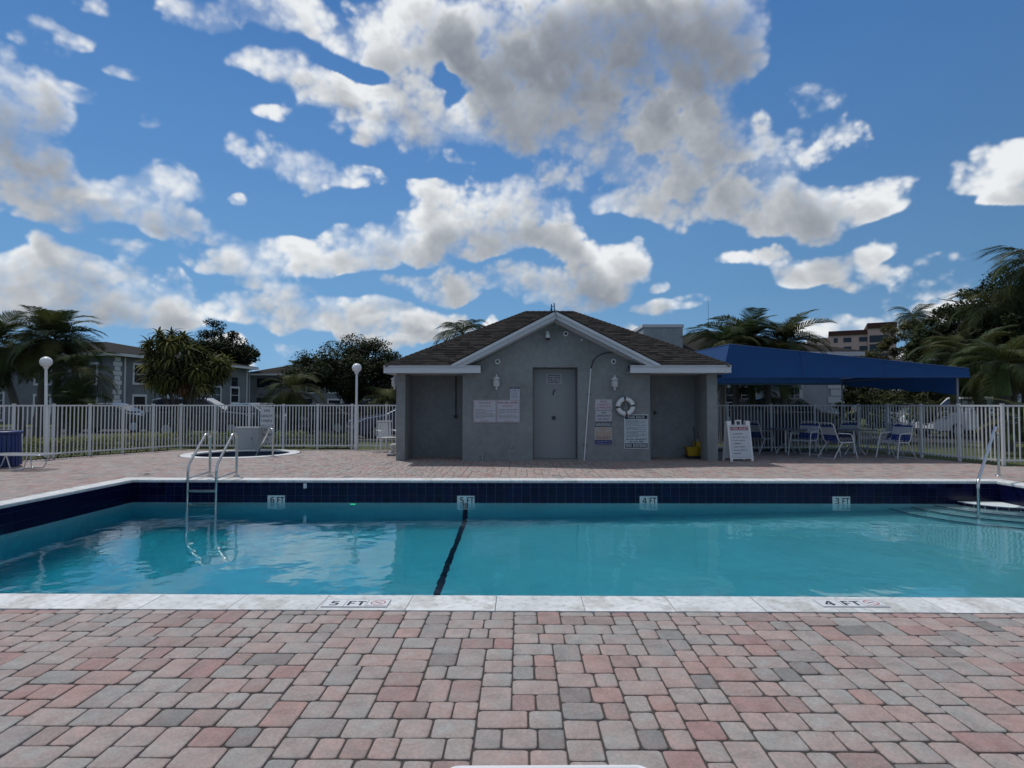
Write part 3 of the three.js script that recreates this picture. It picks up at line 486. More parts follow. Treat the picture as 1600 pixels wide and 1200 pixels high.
// ───────── pool house ─────────
const house = thing('pool_house', 'grey stucco pool house with gabled front and brown shingle hip roof', 'building');
const EV = { x0: -3.3, x1: 5.1, zf: -14.42, zb: -21.4, y: 2.345, slope: 0.53 };     // eave line of the roof
{
  const H = HOUSE, zf = H.zf, top = 2.2, T = 0.2;
  // front block with its gable and doorway
  const s = new THREE.Shape(); const gx = 0.87, gy = 3.46, sh = 2.26;
  [[H.c0, -0.05], [0.33, -0.05], [0.33, 2.33], [1.45, 2.33], [1.45, -0.05], [H.c1, -0.05], [H.c1, sh], [gx, gy], [H.c0, sh]].forEach(([x, y], i) => i ? s.lineTo(x, y) : s.moveTo(x, y)); s.closePath();
  part('front_wall', new THREE.ExtrudeGeometry(s, { depth: T, bevelEnabled: false }).translate(0, 0, zf - T), M.stucco, house);
  part('side_wall', [bx(H.x0, H.x0 + 0.22, -0.05, top, H.zb, zf)], M.stucco, house);
  part('side_wall', [bx(H.x1 - 0.26, H.x1, -0.05, top, H.zb, zf)], M.stucco, house);
  part('back_wall', bx(H.x0 + 0.22, H.x1 - 0.26, -0.05, top, H.zb, H.zb + T), M.stucco, house);
  part('porch_back_wall', bx(H.x0 + 0.22, H.c0, -0.05, top, H.zr - T, H.zr), M.stucco, house);
  part('porch_wall', [bx(H.c0, H.c0 + T, -0.05, top, H.zr - T, zf - T)], M.stucco, house);
  part('porch_back_wall', bx(H.c1, H.x1 - 0.26, -0.05, top, H.zr - T, H.zr), M.stucco, house);
  part('porch_wall', [bx(H.c1 - T, H.c1, -0.05, top, H.zr - T, zf - T)], M.stucco, house);
  part('porch_ceiling', [bx(H.x0 + 0.22, H.c0 - 0.004, top - 0.03, top + 0.02, H.zr, zf - 0.01), bx(H.c1 + 0.004, H.x1 - 0.26, top - 0.03, top + 0.02, H.zr, zf - 0.01), bx(0.2, 1.6, 2.33, 2.36, -15.45, zf - T)], M.soffit, house);
  part('door_recess', [bx(0.13, 0.33, -0.05, 2.33, -15.42, zf - T), bx(1.45, 1.65, -0.05, 2.33, -15.42, zf - T)], M.stucco, house);
  part('threshold', bx(0.33, 1.45, -0.05, 0.03, -15.4, zf - 0.005), M.kerb, house);
  const dr = part('door', [bx(0.35, 1.43, 0.035, 2.31, -15.3, -15.25), bx(0.2, 1.6, 0, 2.33, -15.42, -15.34)], M.door, house);
  part('knob', [new THREE.SphereGeometry(0.035, 14, 10).translate(0.87, 1.06, -15.19), new THREE.CylinderGeometry(0.05, 0.05, 0.012, 16).rotateX(Math.PI / 2).translate(0.87, 1.06, -15.244)], M.darkGrey, dr);
  part('door_knocker', pipe([V(0.9, 1.78, -15.235), V(0.87, 1.73, -15.22), V(0.85, 1.64, -15.23)], 0.014, 0.02), M.black, dr);

  // roof deck (solid) and shingle courses
  const { x0, x1, zf: zE, zb, y: ye, slope: k } = EV, run = (zE - zb) / 2, zr = zE - run, yr = ye + run * k, r0 = x0 + run, r1 = x1 - run;
  const roof = part('roof', [slab([V(x0, ye, zE), V(-1.68, ye, zE), V(0.87, 3.66, zE - (3.66 - ye) / k), V(0.87, yr, zr), V(r0, yr, zr)], 0.03), slab([V(3.42, ye, zE), V(x1, ye, zE), V(r1, yr, zr), V(0.87, yr, zr), V(0.87, 3.66, zE - (3.66 - ye) / k)], 0.03), slab([V(x1, ye, zb), V(x0, ye, zb), V(r0, yr, zr), V(r1, yr, zr)], 0.03), slab([V(x0, ye, zb), V(x0, ye, zE), V(r0, yr, zr)], 0.03), slab([V(x1, ye, zE), V(x1, ye, zb), V(r1, yr, zr)], 0.03)], M.roofFlat, house);
  const gz = zE + 0.04, ga = V(0.87, 3.66, gz), gl = V(-1.68, ga.y - 2.55 * 0.512, gz), gR = V(3.42, ga.y - 2.55 * 0.512, gz), back = -2.62;
  const aB = ga.clone().setZ(zE + back), lB = gl.clone().setZ(zE - 0.1), rB = gR.clone().setZ(zE - 0.1);
  part('gable_roof', [slab([gl, ga, aB, lB].reverse(), 0.03), slab([ga, gR, rB, aB].reverse(), 0.03)], M.roofFlat, house);
  const P = [], C = [], r = rng(21);
  function courses(o, e, up, len, rise, l0, l1, gap) {          // o eave start, e along the eave, up along the slope; the span narrows from both ends
    const n = e.clone().cross(up).normalize(), ex = 0.115;
    for (let q = 0; q * ex < rise - 0.03; q++) {
      const s0 = q * ex - 0.02, s1 = Math.min(rise, s0 + ex * 1.12), at0 = (a, s, h) => o.clone().addScaledVector(e, a).addScaledVector(up, s).addScaledVector(n, h);
      let a = l0 * s0; const end = len - l1 * s0; a -= r() * 0.2;
      while (a < end) {
        const b = Math.min(end, a + 0.11 + r() * 0.2), A = Math.max(a, l0 * s0), tone = 0.5 + r() * 0.95, wob = (r() - 0.5) * 0.012, th = 0.013 + r() * 0.008, c = [0.032 * tone, 0.0305 * tone * (0.97 + 0.06 * r()), 0.03 * tone];
        if (b - A > 0.02 && !(gap && gap((A + b) / 2, s0 + ex / 2))) {
          const A1 = Math.max(A, l0 * s1), B1 = Math.min(b, len - l1 * s1), p0 = at0(A, s0 + wob, th), p1 = at0(b, s0 + wob, th), p2 = at0(Math.max(B1, A1), s1, 0.006), p3 = at0(A1, s1, 0.006), q0 = at0(A, s0 + wob, -0.004), q1 = at0(b, s0 + wob, -0.004);
          for (const v of [p0, p1, p2, p0, p2, p3, q0, q1, p1, q0, p1, p0, q1, p2, p1, p0, p3, q0]) { P.push(v.x, v.y, v.z); C.push(...c); }
        }
        a = b + 0.004;
      }
    }
  }
  const sl = Math.hypot(1, k), rise = run * sl;
  courses(V(x0, ye, zE), V(1, 0, 0), V(0, k, -1).normalize(), x1 - x0, rise, 1 / sl, 1 / sl, (a, s) => Math.abs(x0 + a - 0.87) < 2.5 * (1 - s / sl * k / (3.66 - ye)));
  courses(V(x1, ye, zb), V(-1, 0, 0), V(0, k, 1).normalize(), x1 - x0, rise, 1 / sl, 1 / sl);
  courses(V(x0, ye, zb), V(0, 0, 1), V(1, k, 0).normalize(), zE - zb, rise, 1 / sl, 1 / sl);
  courses(V(x1, ye, zE), V(0, 0, -1), V(-1, k, 0).normalize(), zE - zb, rise, 1 / sl, 1 / sl);
  const shg = tris(P, C); part('shingles', shg, M.shingle, roof).userData.kind = 'stuff';
  // caps along ridge and hips
  const caps = [], line = (a, b) => { const d = b.clone().sub(a), n = Math.floor(d.length() / 0.16), u = d.clone().normalize(), side = u.clone().cross(V(0, 1, 0)).normalize(), upv = side.clone().cross(u); for (let i = 0; i < n; i++) { const p = a.clone().addScaledVector(d, i / n), q = a.clone().addScaledVector(d, (i + 1.15) / n), h = 0.026, w = 0.11, dn = 0.028; const L = (o, s, hh) => o.clone().addScaledVector(side, s).addScaledVector(upv, hh).toArray(); caps.push(tris([...quad(L(p, -w, h - dn - 0.02), L(p, 0, h + 0.012), L(q, 0, h), L(q, -w, h - dn - 0.03)), ...quad(L(p, 0, h + 0.012), L(p, w, h - dn - 0.02), L(q, w, h - dn - 0.03), L(q, 0, h)), ...quad(L(p, -w, h - dn - 0.04), L(p, w, h - dn - 0.04), L(p, 0, h + 0.012), L(p, 0, h + 0.011))])); } };
  line(V(r0, yr, zr), V(r1, yr, zr)); line(V(x0, ye, zE), V(r0, yr, zr)); line(V(x1, ye, zE), V(r1, yr, zr)); line(V(x0, ye, zb), V(r0, yr, zr)); line(V(x1, ye, zb), V(r1, yr, zr));
  part('ridge_cap', caps, M.roofFlat, roof);
  // fascias, soffits, rakes
  const fy0 = 2.165, fy1 = 2.315;
  for (const [a, b] of [[x0 - 0.01, -0.95], [2.68, x1 + 0.01]]) {
    part('fascia', [bx(a, b, fy0, fy1, zE - 0.03, zE), bx(a, b, fy1 + 0.003, fy1 + 0.03, zE - 0.05, zE + 0.03)], M.trim, house);
    part('drip_edge', bx(a + 0.01, b, fy1 + 0.034, fy1 + 0.05, zE - 0.06, zE + 0.015), M.darkGrey, house);
    part('soffit', bx(a + 0.02, b - 0.02, fy0 + 0.02, fy0 + 0.04, H.zf + 0.003, zE - 0.034), M.soffit, house);
  }
  part('side_fascia', [bx(x0 - 0.02, x0 + 0.01, fy0, fy1, zb, zE - 0.035), bx(x0 + 0.013, H.x0 - 0.003, fy0 + 0.02, fy0 + 0.04, zb, zE - 0.04)], M.trim, house);
  part('side_fascia', [bx(x1 - 0.01, x1 + 0.02, fy0, fy1, zb, zE - 0.035), bx(H.x1 + 0.003, x1 - 0.013, fy0 + 0.02, fy0 + 0.04, zb, zE - 0.04)], M.trim, house);
  part('eave_return', [bx(-1.47, -0.95, 2.318, 2.345, zE - 0.4, zE - 0.055), bx(2.68, 3.3, 2.318, 2.345, zE - 0.4, zE - 0.055)], M.roofFlat, house);
  for (const s of [-1, 1]) {
    const rake = (off, wdt, z0, z1) => { const L = 2.55, f = 0.512, sh2 = new THREE.Shape(); [[0, -off], [s * L, -off - L * f], [s * (L - wdt * 0.6), -off - L * f - wdt * 0.2 + (wdt * 0.6) * 0], [s * (L - wdt * 1.75), -off - wdt - (L - wdt * 1.75) * f], [0, -off - wdt]].forEach(([x, y], i) => i ? sh2.lineTo(x, y) : sh2.moveTo(x, y)); sh2.closePath(); return new THREE.ExtrudeGeometry(sh2, { depth: z1 - z0, bevelEnabled: false }).translate(ga.x, ga.y, z0); };
    part('rake_board', rake(0.035, 0.15, zE - 0.01, zE + 0.02), M.trimGrey, house);
    part('rake_trim', rake(0.0, 0.075, zE + 0.022, zE + 0.05), M.trim, house);
    part('rake_soffit', slab([V(ga.x, ga.y - 0.2, zE - 0.012), V(ga.x + s * 2.35, ga.y - 0.2 - 2.35 * 0.512, zE - 0.012), V(ga.x + s * 2.35, ga.y - 0.2 - 2.35 * 0.512, H.zf + 0.003), V(ga.x, ga.y - 0.2, H.zf + 0.003)], 0.012), M.soffit, house);
  }
}
const onWall = (u, v, z = HOUSE.zf) => { const p = at(u, v, -z); return [p.x, p.y, z + 0.002]; };
// wall lanterns
{
  const l = thing('wall_lantern', 'white wall lantern on the pool house front beside the left notices', 'lantern', onWall(776, 597), 0, 'pool house lanterns');
  part('back_plate', cb(0.09, 0.2, 0.02, 0, 0.02, 0.01), M.plastic, l);
  part('arm', pipe([V(0, 0.06, 0.02), V(0, 0.14, 0.06), V(0, 0.15, 0.1)], 0.012, 0.03), M.plastic, l);
  const hd = part('cap', new THREE.LatheGeometry([[0, 0.2], [0.012, 0.19], [0.016, 0.16], [0.03, 0.13], [0.1, 0.085], [0.1, 0.07], [0, 0.07]].map(([a, b]) => new THREE.Vector2(a, b)), 12).translate(0, 0, 0.1), M.plastic, l);
  part('glass', new THREE.LatheGeometry([[0.055, 0.07], [0.07, 0.0], [0.06, -0.1], [0.03, -0.13], [0, -0.14]].map(([a, b]) => new THREE.Vector2(a, b)), 12).translate(0, 0, 0.1), mat(0.55, 0.56, 0.57, 0.25), l);
  const bars = []; for (let i = 0; i < 6; i++) { const a = i / 6 * Math.PI * 2; bars.push(pipe([V(Math.cos(a) * 0.062, 0.075, 0.1 + Math.sin(a) * 0.062), V(Math.cos(a) * 0.077, 0, 0.1 + Math.sin(a) * 0.077), V(Math.cos(a) * 0.066, -0.105, 0.1 + Math.sin(a) * 0.066)], 0.007, 0.03, 5)); }
  part('cage', bars, M.plastic, l);
  part('tail', new THREE.SphereGeometry(0.025, 10, 8).scale(1, 1.4, 1).translate(0, -0.16, 0.1), M.plastic, hd);
  copy(l, onWall(959.5, 598), 0, 'white wall lantern on the pool house front above the life ring');
  copy(l, [HOUSE.x0 - 0.002, 1.97, -15.15], -Math.PI / 2, 'white wall lantern on the side wall under the eave');
}
// cameras and small fittings on the gable
{
  const p = onWall(855.5, 526), d = thing('dome_camera', 'white dome security camera with dark lower half below the gable peak', 'camera', p);
  part('bracket', [cb(0.07, 0.07, 0.02, 0, 0.1, 0.01), pipe([V(0, 0.1, 0.01), V(0, 0.11, 0.09), V(0, 0.04, 0.1)], 0.016, 0.03)], M.plastic, d);
  part('housing', new THREE.CylinderGeometry(0.045, 0.062, 0.1, 18).translate(0, 0.005, 0.1), M.plastic, d);
  part('dome', new THREE.SphereGeometry(0.056, 18, 12, 0, Math.PI * 2, Math.PI / 2, Math.PI / 2).translate(0, -0.046, 0.1), M.black, d);
  const rc = (u, v, label) => { const q = thing('round_camera', label, 'camera', onWall(u, v), 0, 'round wall cameras'); part('housing', new THREE.LatheGeometry([[0, 0], [0.068, 0], [0.068, 0.02], [0.055, 0.05], [0.034, 0.052], [0.034, 0.035], [0, 0.035]].map(([a, b]) => new THREE.Vector2(a, b)), 22).rotateX(Math.PI / 2), M.plastic, q); part('lens', new THREE.SphereGeometry(0.032, 14, 10).scale(1, 1, 0.6).translate(0, 0, 0.036), M.black, q); };
  rc(884, 521.5, 'round white turret camera beside the dome camera under the peak'); rc(777.5, 565, 'round white turret camera above the left lantern'); rc(958.5, 565, 'round white turret camera above the lantern near the life ring');
  const st = thing('wall_sensor', 'tiny white sensor on the gable below the right rake board', 'sensor', onWall(909, 531)); part('body', new THREE.CylinderGeometry(0.02, 0.026, 0.03, 12).rotateX(Math.PI / 2).translate(0, 0, 0.015), M.plastic, st); part('tip', new THREE.SphereGeometry(0.012, 8, 6).translate(0, 0, 0.03), M.white, st);
  const an = thing('roof_antenna', 'small dark antenna bracket with hanging cable at the gable peak', 'antenna', [0.87, 3.66, EV.zf + 0.05]);
  part('mast', [rod(V(-0.02, -0.05, 0), V(-0.035, 0.2, 0), 0.012), rod(V(-0.1, -0.02, 0), V(-0.1, 0.17, 0), 0.014), rod(V(-0.1, 0.11, 0), V(-0.02, 0.12, 0), 0.008)], M.darkGrey, an);
  part('box', cb(0.05, 0.07, 0.05, -0.1, 0.02, 0), M.darkGrey, an);
  part('cable', pipe([V(0, 0.02, 0.01), V(0.02, -0.12, 0.015), V(0.03, -0.3, -0.1), V(0.045, -0.42, -0.4), V(0.05, -0.5, -0.45)], 0.008, 0.05, 6), M.grey, an);
  const top = onWall(923, 576), bot = onWall(912.5, 719), cd = thing('conduit_pipe', 'white conduit leaning up the front wall with a black cable looping off its top', 'pipe', [0, 0, 0]);
  part('tube', rod(V(bot[0], 0, bot[2] + 0.02), V(top[0], top[1], top[2] + 0.02), 0.016), M.plastic, cd);
  const c1 = onWall(928, 560), c2 = onWall(942, 552), c3 = onWall(966, 549.5); part('cable', pipe([V(top[0], top[1], top[2] + 0.02), V(c1[0], c1[1], c1[2] + 0.02), V(c2[0], c2[1], c2[2] + 0.02), V(c3[0], c3[1], c3[2] + 0.02)], 0.011, 0.12), M.black, cd);
  for (const t of [0.17, 0.72]) part('clamp', cb(0.12, 0.015, 0.02, bot[0] + (top[0] - bot[0]) * t, top[1] * t, bot[2] + 0.02), M.darkGrey, cd);
  const hb = onWall(754.5, 712), sg = thing('hose_spigot', 'short pipe spigot at the foot of the front wall under the rules notices', 'spigot', [hb[0], 0, hb[2]]);
  part('riser', rod(V(0, 0, 0.03), V(0, 0.17, 0.03), 0.018), M.steel, sg); part('valve', [rod(V(0, 0.17, 0.03), V(0, 0.17, 0.1), 0.016), rod(V(0, 0.2, 0.07), V(0, 0.23, 0.07), 0.008), cb(0.06, 0.012, 0.015, 0, 0.235, 0.07)], M.grey, sg);
  const dc = thing('wall_outlet_disc', 'round grey cover plate low on the front wall right of the spigot', 'cover plate', onWall(799, 697)); part('plate', new THREE.CylinderGeometry(0.05, 0.055, 0.02, 20).rotateX(Math.PI / 2).translate(0, 0, 0.01), M.grey, dc); part('screw', new THREE.CylinderGeometry(0.01, 0.01, 0.01, 8).rotateX(Math.PI / 2).translate(0, 0, 0.022), M.steel, dc);
  const sw = at(712, 650, 15.9), sh = thing('shower_pipe', 'thin dark shower pipe with valve on the left porch wall', 'shower', [sw.x, 0, HOUSE.zr + 0.003]);
  part('pipe', rod(V(0, 1.1, 0.025), V(0, 2.17, 0.025), 0.014), M.darkGrey, sh); part('valve', [new THREE.CylinderGeometry(0.05, 0.05, 0.03, 16).rotateX(Math.PI / 2).translate(0, 1.08, 0.02), rod(V(0, 1.08, 0.03), V(0, 1.08, 0.1), 0.012)], M.black, sh);
  const pl = at(1020, 645, 15.9), ps = thing('wall_switch', 'small black door latch on the right porch wall', 'latch', [pl.x + 0.05, pl.y, HOUSE.zr + 0.003]); part('plate', cb(0.05, 0.09, 0.015, 0, 0, 0.008), M.black, ps); part('lever', cb(0.09, 0.02, 0.02, 0.03, 0, 0.035), M.black, ps);
}
// notices
{
  const rect = (u0, u1, v0, v1, z = HOUSE.zf) => { const a = at(u0, v0, -z), b = at(u1, v1, -z); return { w: b.x - a.x, h: a.y - b.y, pos: [(a.x + b.x) / 2, (a.y + b.y) / 2, z + 0.003] }; };
  const rules = (title, seed, fills) => (x, w, h) => {
    x.fillStyle = '#b9b9c0'; x.fillRect(0, 0, w, h); x.strokeStyle = '#96606a'; x.lineWidth = w * 0.014; x.strokeRect(w * 0.015, w * 0.015, w * 0.97, h - w * 0.03);
    x.fillStyle = '#8c3f4b'; if (title) fitText(x, title, w / 2, h * 0.115, h * 0.1, w * 0.84); else greek(x, w * 0.06, h * 0.07, w * 0.88, h * 0.075, seed);
    x.fillStyle = '#9a5560'; greek(x, w * 0.26, h * 0.21, w * 0.48, h * 0.036, seed + 1); greek(x, w * 0.26, h * 0.275, w * 0.48, h * 0.036, seed + 2);
    x.fillStyle = '#4d4550'; fills.forEach((f, i) => greek(x, w * 0.07, h * (0.4 + i * 0.064), w * 0.86, h * 0.034, seed + 3 + i, f));
    x.fillStyle = '#8c3f4b'; greek(x, w * 0.3, h * 0.92, w * 0.4, h * 0.034, seed + 20);
  };
  let q = rect(740, 775.6, 625, 660); sign('rules_notice', 'square POOL RULES notice in red print on the front wall', q.w, q.h, q.pos, 0, rules('POOL RULES', 10, [0.5, 0.95, 0.55, 0.9, 1, 0.98, 0.5]));
  q = rect(776.2, 812, 625, 660); sign('rules_notice', 'square pale notice with a dense red headline, between the rules notice and doorway', q.w, q.h, q.pos, 0, rules('', 40, [1, 0.95, 1, 0.15, 0.9, 1, 0.96]));
  q = rect(797, 812, 603, 624.4); sign('small_notice', 'small white notice with blue print mounted above the two red notices', q.w, q.h, q.pos, 0, (x, w, h) => { x.fillStyle = '#b8bac4'; x.fillRect(0, 0, w, h); x.fillStyle = '#33363f'; x.fillRect(0, h * 0.02, w, h * 0.2); x.fillStyle = '#b8bac4'; greek(x, w * 0.1, h * 0.07, w * 0.8, h * 0.09, 3); x.fillStyle = '#474a6a'; for (let i = 0; i < 6; i++) greek(x, w * 0.12, h * (0.3 + i * 0.11), w * 0.76, h * 0.06, 60 + i); }, { px: 256 });
  q = rect(930, 956, 624, 640.6); sign('capacity_notice', 'POOL CAPACITY notice in red letters beside the life ring', q.w, q.h, q.pos, 0, (x, w, h) => { x.fillStyle = '#bdb9c0'; x.fillRect(0, 0, w, h); x.strokeStyle = '#96606a'; x.lineWidth = 3; x.strokeRect(5, 5, w - 10, h - 10); x.fillStyle = '#8a3c48'; fitText(x, 'POOL', w / 2, h * 0.22, h * 0.26, w * 0.8); fitText(x, 'CAPACITY', w / 2, h * 0.5, h * 0.26, w * 0.85); fitText(x, '23 PERSONS', w / 2, h * 0.79, h * 0.26, w * 0.88); }, { px: 384 });
  q = rect(930, 956, 641.6, 658); sign('emergency_notice', 'FOR EMERGENCY USE ONLY notice in black letters below the capacity notice', q.w, q.h, q.pos, 0, (x, w, h) => { x.fillStyle = '#b6b6bd'; x.fillRect(0, 0, w, h); x.strokeStyle = '#6a6a70'; x.lineWidth = 3; x.strokeRect(5, 5, w - 10, h - 10); x.fillStyle = '#33343a'; fitText(x, 'FOR', w / 2, h * 0.2, h * 0.25, w * 0.8); fitText(x, 'EMERGENCY', w / 2, h * 0.5, h * 0.25, w * 0.86); fitText(x, 'USE ONLY', w / 2, h * 0.8, h * 0.25, w * 0.8); }, { px: 384 });
  q = rect(929, 956, 659, 695); sign('warning_notice', 'faded tan WARNING no lifeguard notice with a blue band at its foot', q.w, q.h, q.pos, 0, (x, w, h) => { x.fillStyle = '#a7a09a'; x.fillRect(0, 0, w, h); x.fillStyle = '#2f333a'; x.fillRect(0, 0, w, h * 0.22); x.fillStyle = '#b9bcc0'; fitText(x, 'WARNING', w / 2, h * 0.115, h * 0.2, w * 0.92); x.fillStyle = '#b08a70'; fitText(x, 'NO', w / 2, h * 0.34, h * 0.17, w * 0.5); fitText(x, 'LIFEGUARD', w / 2, h * 0.52, h * 0.17, w * 0.9); x.fillStyle = '#8a4a38'; fitText(x, 'ON DUTY', w / 2, h * 0.69, h * 0.17, w * 0.85); x.fillStyle = '#2c3468'; x.fillRect(0, h * 0.79, w, h * 0.21); x.fillStyle = '#8d92b0'; greek(x, w * 0.08, h * 0.83, w * 0.84, h * 0.05, 71); greek(x, w * 0.08, h * 0.91, w * 0.84, h * 0.05, 72); }, { px: 384 });
  q = rect(975, 1013, 647.5, 701); sign('no_diving_notice', 'tall POOL RULES notice ending in NO DIVING under the life ring', q.w, q.h, q.pos, 0, (x, w, h) => {
    x.fillStyle = '#b3bdc2'; x.fillRect(0, 0, w, h); x.fillStyle = '#1d2533'; x.fillRect(w * 0.03, h * 0.02, w * 0.94, h * 0.11); x.fillRect(w * 0.03, h * 0.85, w * 0.94, h * 0.13); x.fillStyle = '#c9d0d4'; fitText(x, 'POOL RULES', w / 2, h * 0.077, h * 0.085, w * 0.86); fitText(x, 'NO DIVING', w / 2, h * 0.916, h * 0.115, w * 0.9);
    x.fillStyle = '#303a46'; [0.16, 0.195, 0.23, 0.265, 0.3, 0.36, 0.395, 0.43, 0.49, 0.525, 0.56, 0.6, 0.64].forEach((y, i) => greek(x, w * 0.08, h * y, w * 0.84, h * 0.02, 80 + i, i % 3 ? 0.96 : 0.6)); greek(x, w * 0.08, h * 0.7, w * 0.84, h * 0.045, 99); greek(x, w * 0.2, h * 0.77, w * 0.66, h * 0.045, 98);
  }, { px: 640 });
  q = rect(854, 877.5, 584, 599.5, -15.25); sign('door_notice', 'small pale notice with four lines of dark print on the grey door', q.w, q.h, q.pos, 0, (x, w, h) => { x.fillStyle = '#a3a3a8'; x.fillRect(0, 0, w, h); x.fillStyle = '#2c2c30'; for (let i = 0; i < 4; i++) greek(x, w * 0.08, h * (0.08 + i * 0.23), w * 0.84, h * 0.15, 120 + i); }, { px: 256, t: 0.006 });
}
// life ring
{
  const p = onWall(976.5, 635), l = thing('life_ring', 'white life ring with dark bands and coiled rope hung above the NO DIVING notice', 'life ring', [p[0], p[1], p[2] + 0.065], 0);
  const R = 0.18, t = 0.058; for (let i = 0; i < 4; i++) { const a = i * Math.PI / 2 + 0.1; part('ring_segment', new THREE.TorusGeometry(R, t, 14, 14, Math.PI / 2 - 0.24).rotateZ(a + 0.12), M.plastic, l); part('band', new THREE.TorusGeometry(R, t + 0.004, 14, 5, 0.24).rotateZ(a - 0.12), M.darkGrey, l); }
  part('rope', [new THREE.TorusGeometry(R + t + 0.012, 0.007, 6, 40), pipe([V(0, 0.11, 0.02), V(0.02, 0.0, 0.03), V(-0.03, -0.06, 0.02), V(0.03, -0.1, 0.02), V(0.0, 0.03, 0.03)], 0.009, 0.03, 6)], M.grey, l);
  part('hook', rod(V(0, 0.12, -0.06), V(0, 0.12, 0.0), 0.01), M.darkGrey, l);
}
// mop bucket and mop in the right porch
{
  const g = onGround(1073, 713), b = thing('mop_bucket', 'yellow wheeled mop bucket with a black wringer base in the right porch', 'bucket', [g.x, 0, -15.55], 0.1); b.scale.setScalar(0.8);
  const tub = new THREE.CylinderGeometry(0.27, 0.19, 0.3, 4, 1, false, Math.PI / 4).scale(1.25, 1, 0.85).translate(-0.03, 0.23, 0); part('tub', plain(tub), M.yellow, b);
  part('wringer', [cb(0.2, 0.26, 0.28, 0.14, 0.42, 0)], M.yellow, b); part('base', cb(0.48, 0.05, 0.34, -0.02, 0.07, 0), M.black, b); part('wringer_handle', rod(V(0.02, 0.4, 0.1), V(-0.02, 1.02, 0.06), 0.013), M.black, b);
  for (const [x, z] of [[-0.2, 0.13], [0.18, 0.13], [-0.2, -0.13], [0.18, -0.13]]) part('caster', new THREE.CylinderGeometry(0.035, 0.035, 0.025, 12).rotateZ(Math.PI / 2).translate(x, 0.035, z), M.black, b);
  const m = thing('mop', 'dark handled mop standing in the yellow bucket against the porch wall', 'mop', [g.x + 0.02, 0, -15.6]);
  part('handle', rod(V(0.1, 0.35, 0), V(0.24, 1.72, -0.26), 0.013), M.darkTrunk, m); part('mop_head', new THREE.ConeGeometry(0.09, 0.22, 10).translate(0.1, 0.42, 0), mat(0.4, 0.38, 0.34, 1), m);
}

// ───────── picket fences ─────────
const FH = 1.39;
{
  const pick = join(cb(0.024, 1.28, 0.019)), post = join([cb(0.056, FH + 0.01, 0.056, 0, (FH + 0.01) / 2, 0), cb(0.066, 0.02, 0.066, 0, FH + 0.02, 0)]);
  function fence(label, [a, b], bay, gap, mt = M.fence) {
    const d = b.clone().sub(a), len = d.length(), f = thing('picket_fence', label, 'fence', [a.x, 0, a.z], Math.atan2(-d.z, d.x), 'white picket fence around the pool');
    part('top_rail', bx(0, len, FH - 0.04, FH, -0.019, 0.019), mt, f); part('bottom_rail', bx(0, len, 0.1, 0.135, -0.016, 0.016), mt, f);
    const n = Math.max(1, Math.round(len / bay));
    for (let i = 0; i <= n; i++) { const m = new THREE.Mesh(post, mt); m.name = 'post'; m.position.x = len * i / n; f.add(m); }
    for (let i = 0; i < n; i++) { const w = len / n, k = Math.round(w / gap); for (let j = 1; j < k; j++) { const m = new THREE.Mesh(pick, mt); m.name = 'picket'; m.position.set(len * i / n + w * j / k, 0.07 + 0.64, 0); f.add(m); } }
    return f;
  }
  fence('white picket fence run behind the spa up to the pool house', FENCE.backLeft, 1.1, 0.098);
  fence('white picket fence run slanting past the blue bin and lounger', FENCE.left, 0.87, 0.1);
  fence('picket fence run shaded by the blue canopy behind the patio tables', FENCE.backRight, 1.3, 0.1);
  fence('picket fence run slanting from under the canopy to the corner post by the handrail', FENCE.right, 1.05, 0.098);
  fence('picket fence run with widely spaced pickets beyond the corner post', FENCE.frontRight, 1.35, 0.125);
}
// globe lamps
{
  const p = at(557, 632, 18.45), l = thing('globe_lamp', 'white globe lamp on a pole rising by the fence behind the spa deck', 'lamp', [p.x, 0, -18.45], 0, 'globe pole lamps');
  part('pole', rod(V(0, 0, 0), V(0, 2.38, 0), 0.04, 0.034, 14), M.white, l); part('sleeve', rod(V(0, 0, 0), V(0, 1.36, 0), 0.058, 0.058, 14), M.white, l); part('collar', rod(V(0, 2.36, 0), V(0, 2.41, 0), 0.06, 0.06, 14), M.white, l); part('globe', new THREE.SphereGeometry(0.145, 28, 20).translate(0, 2.535, 0), M.globe, l);
  copy(l, [-12.62, 0, -15.75], 0.5, 'white globe lamp on a pole in front of the palm clump by the blue bin').rotation.z = 0.02;
}
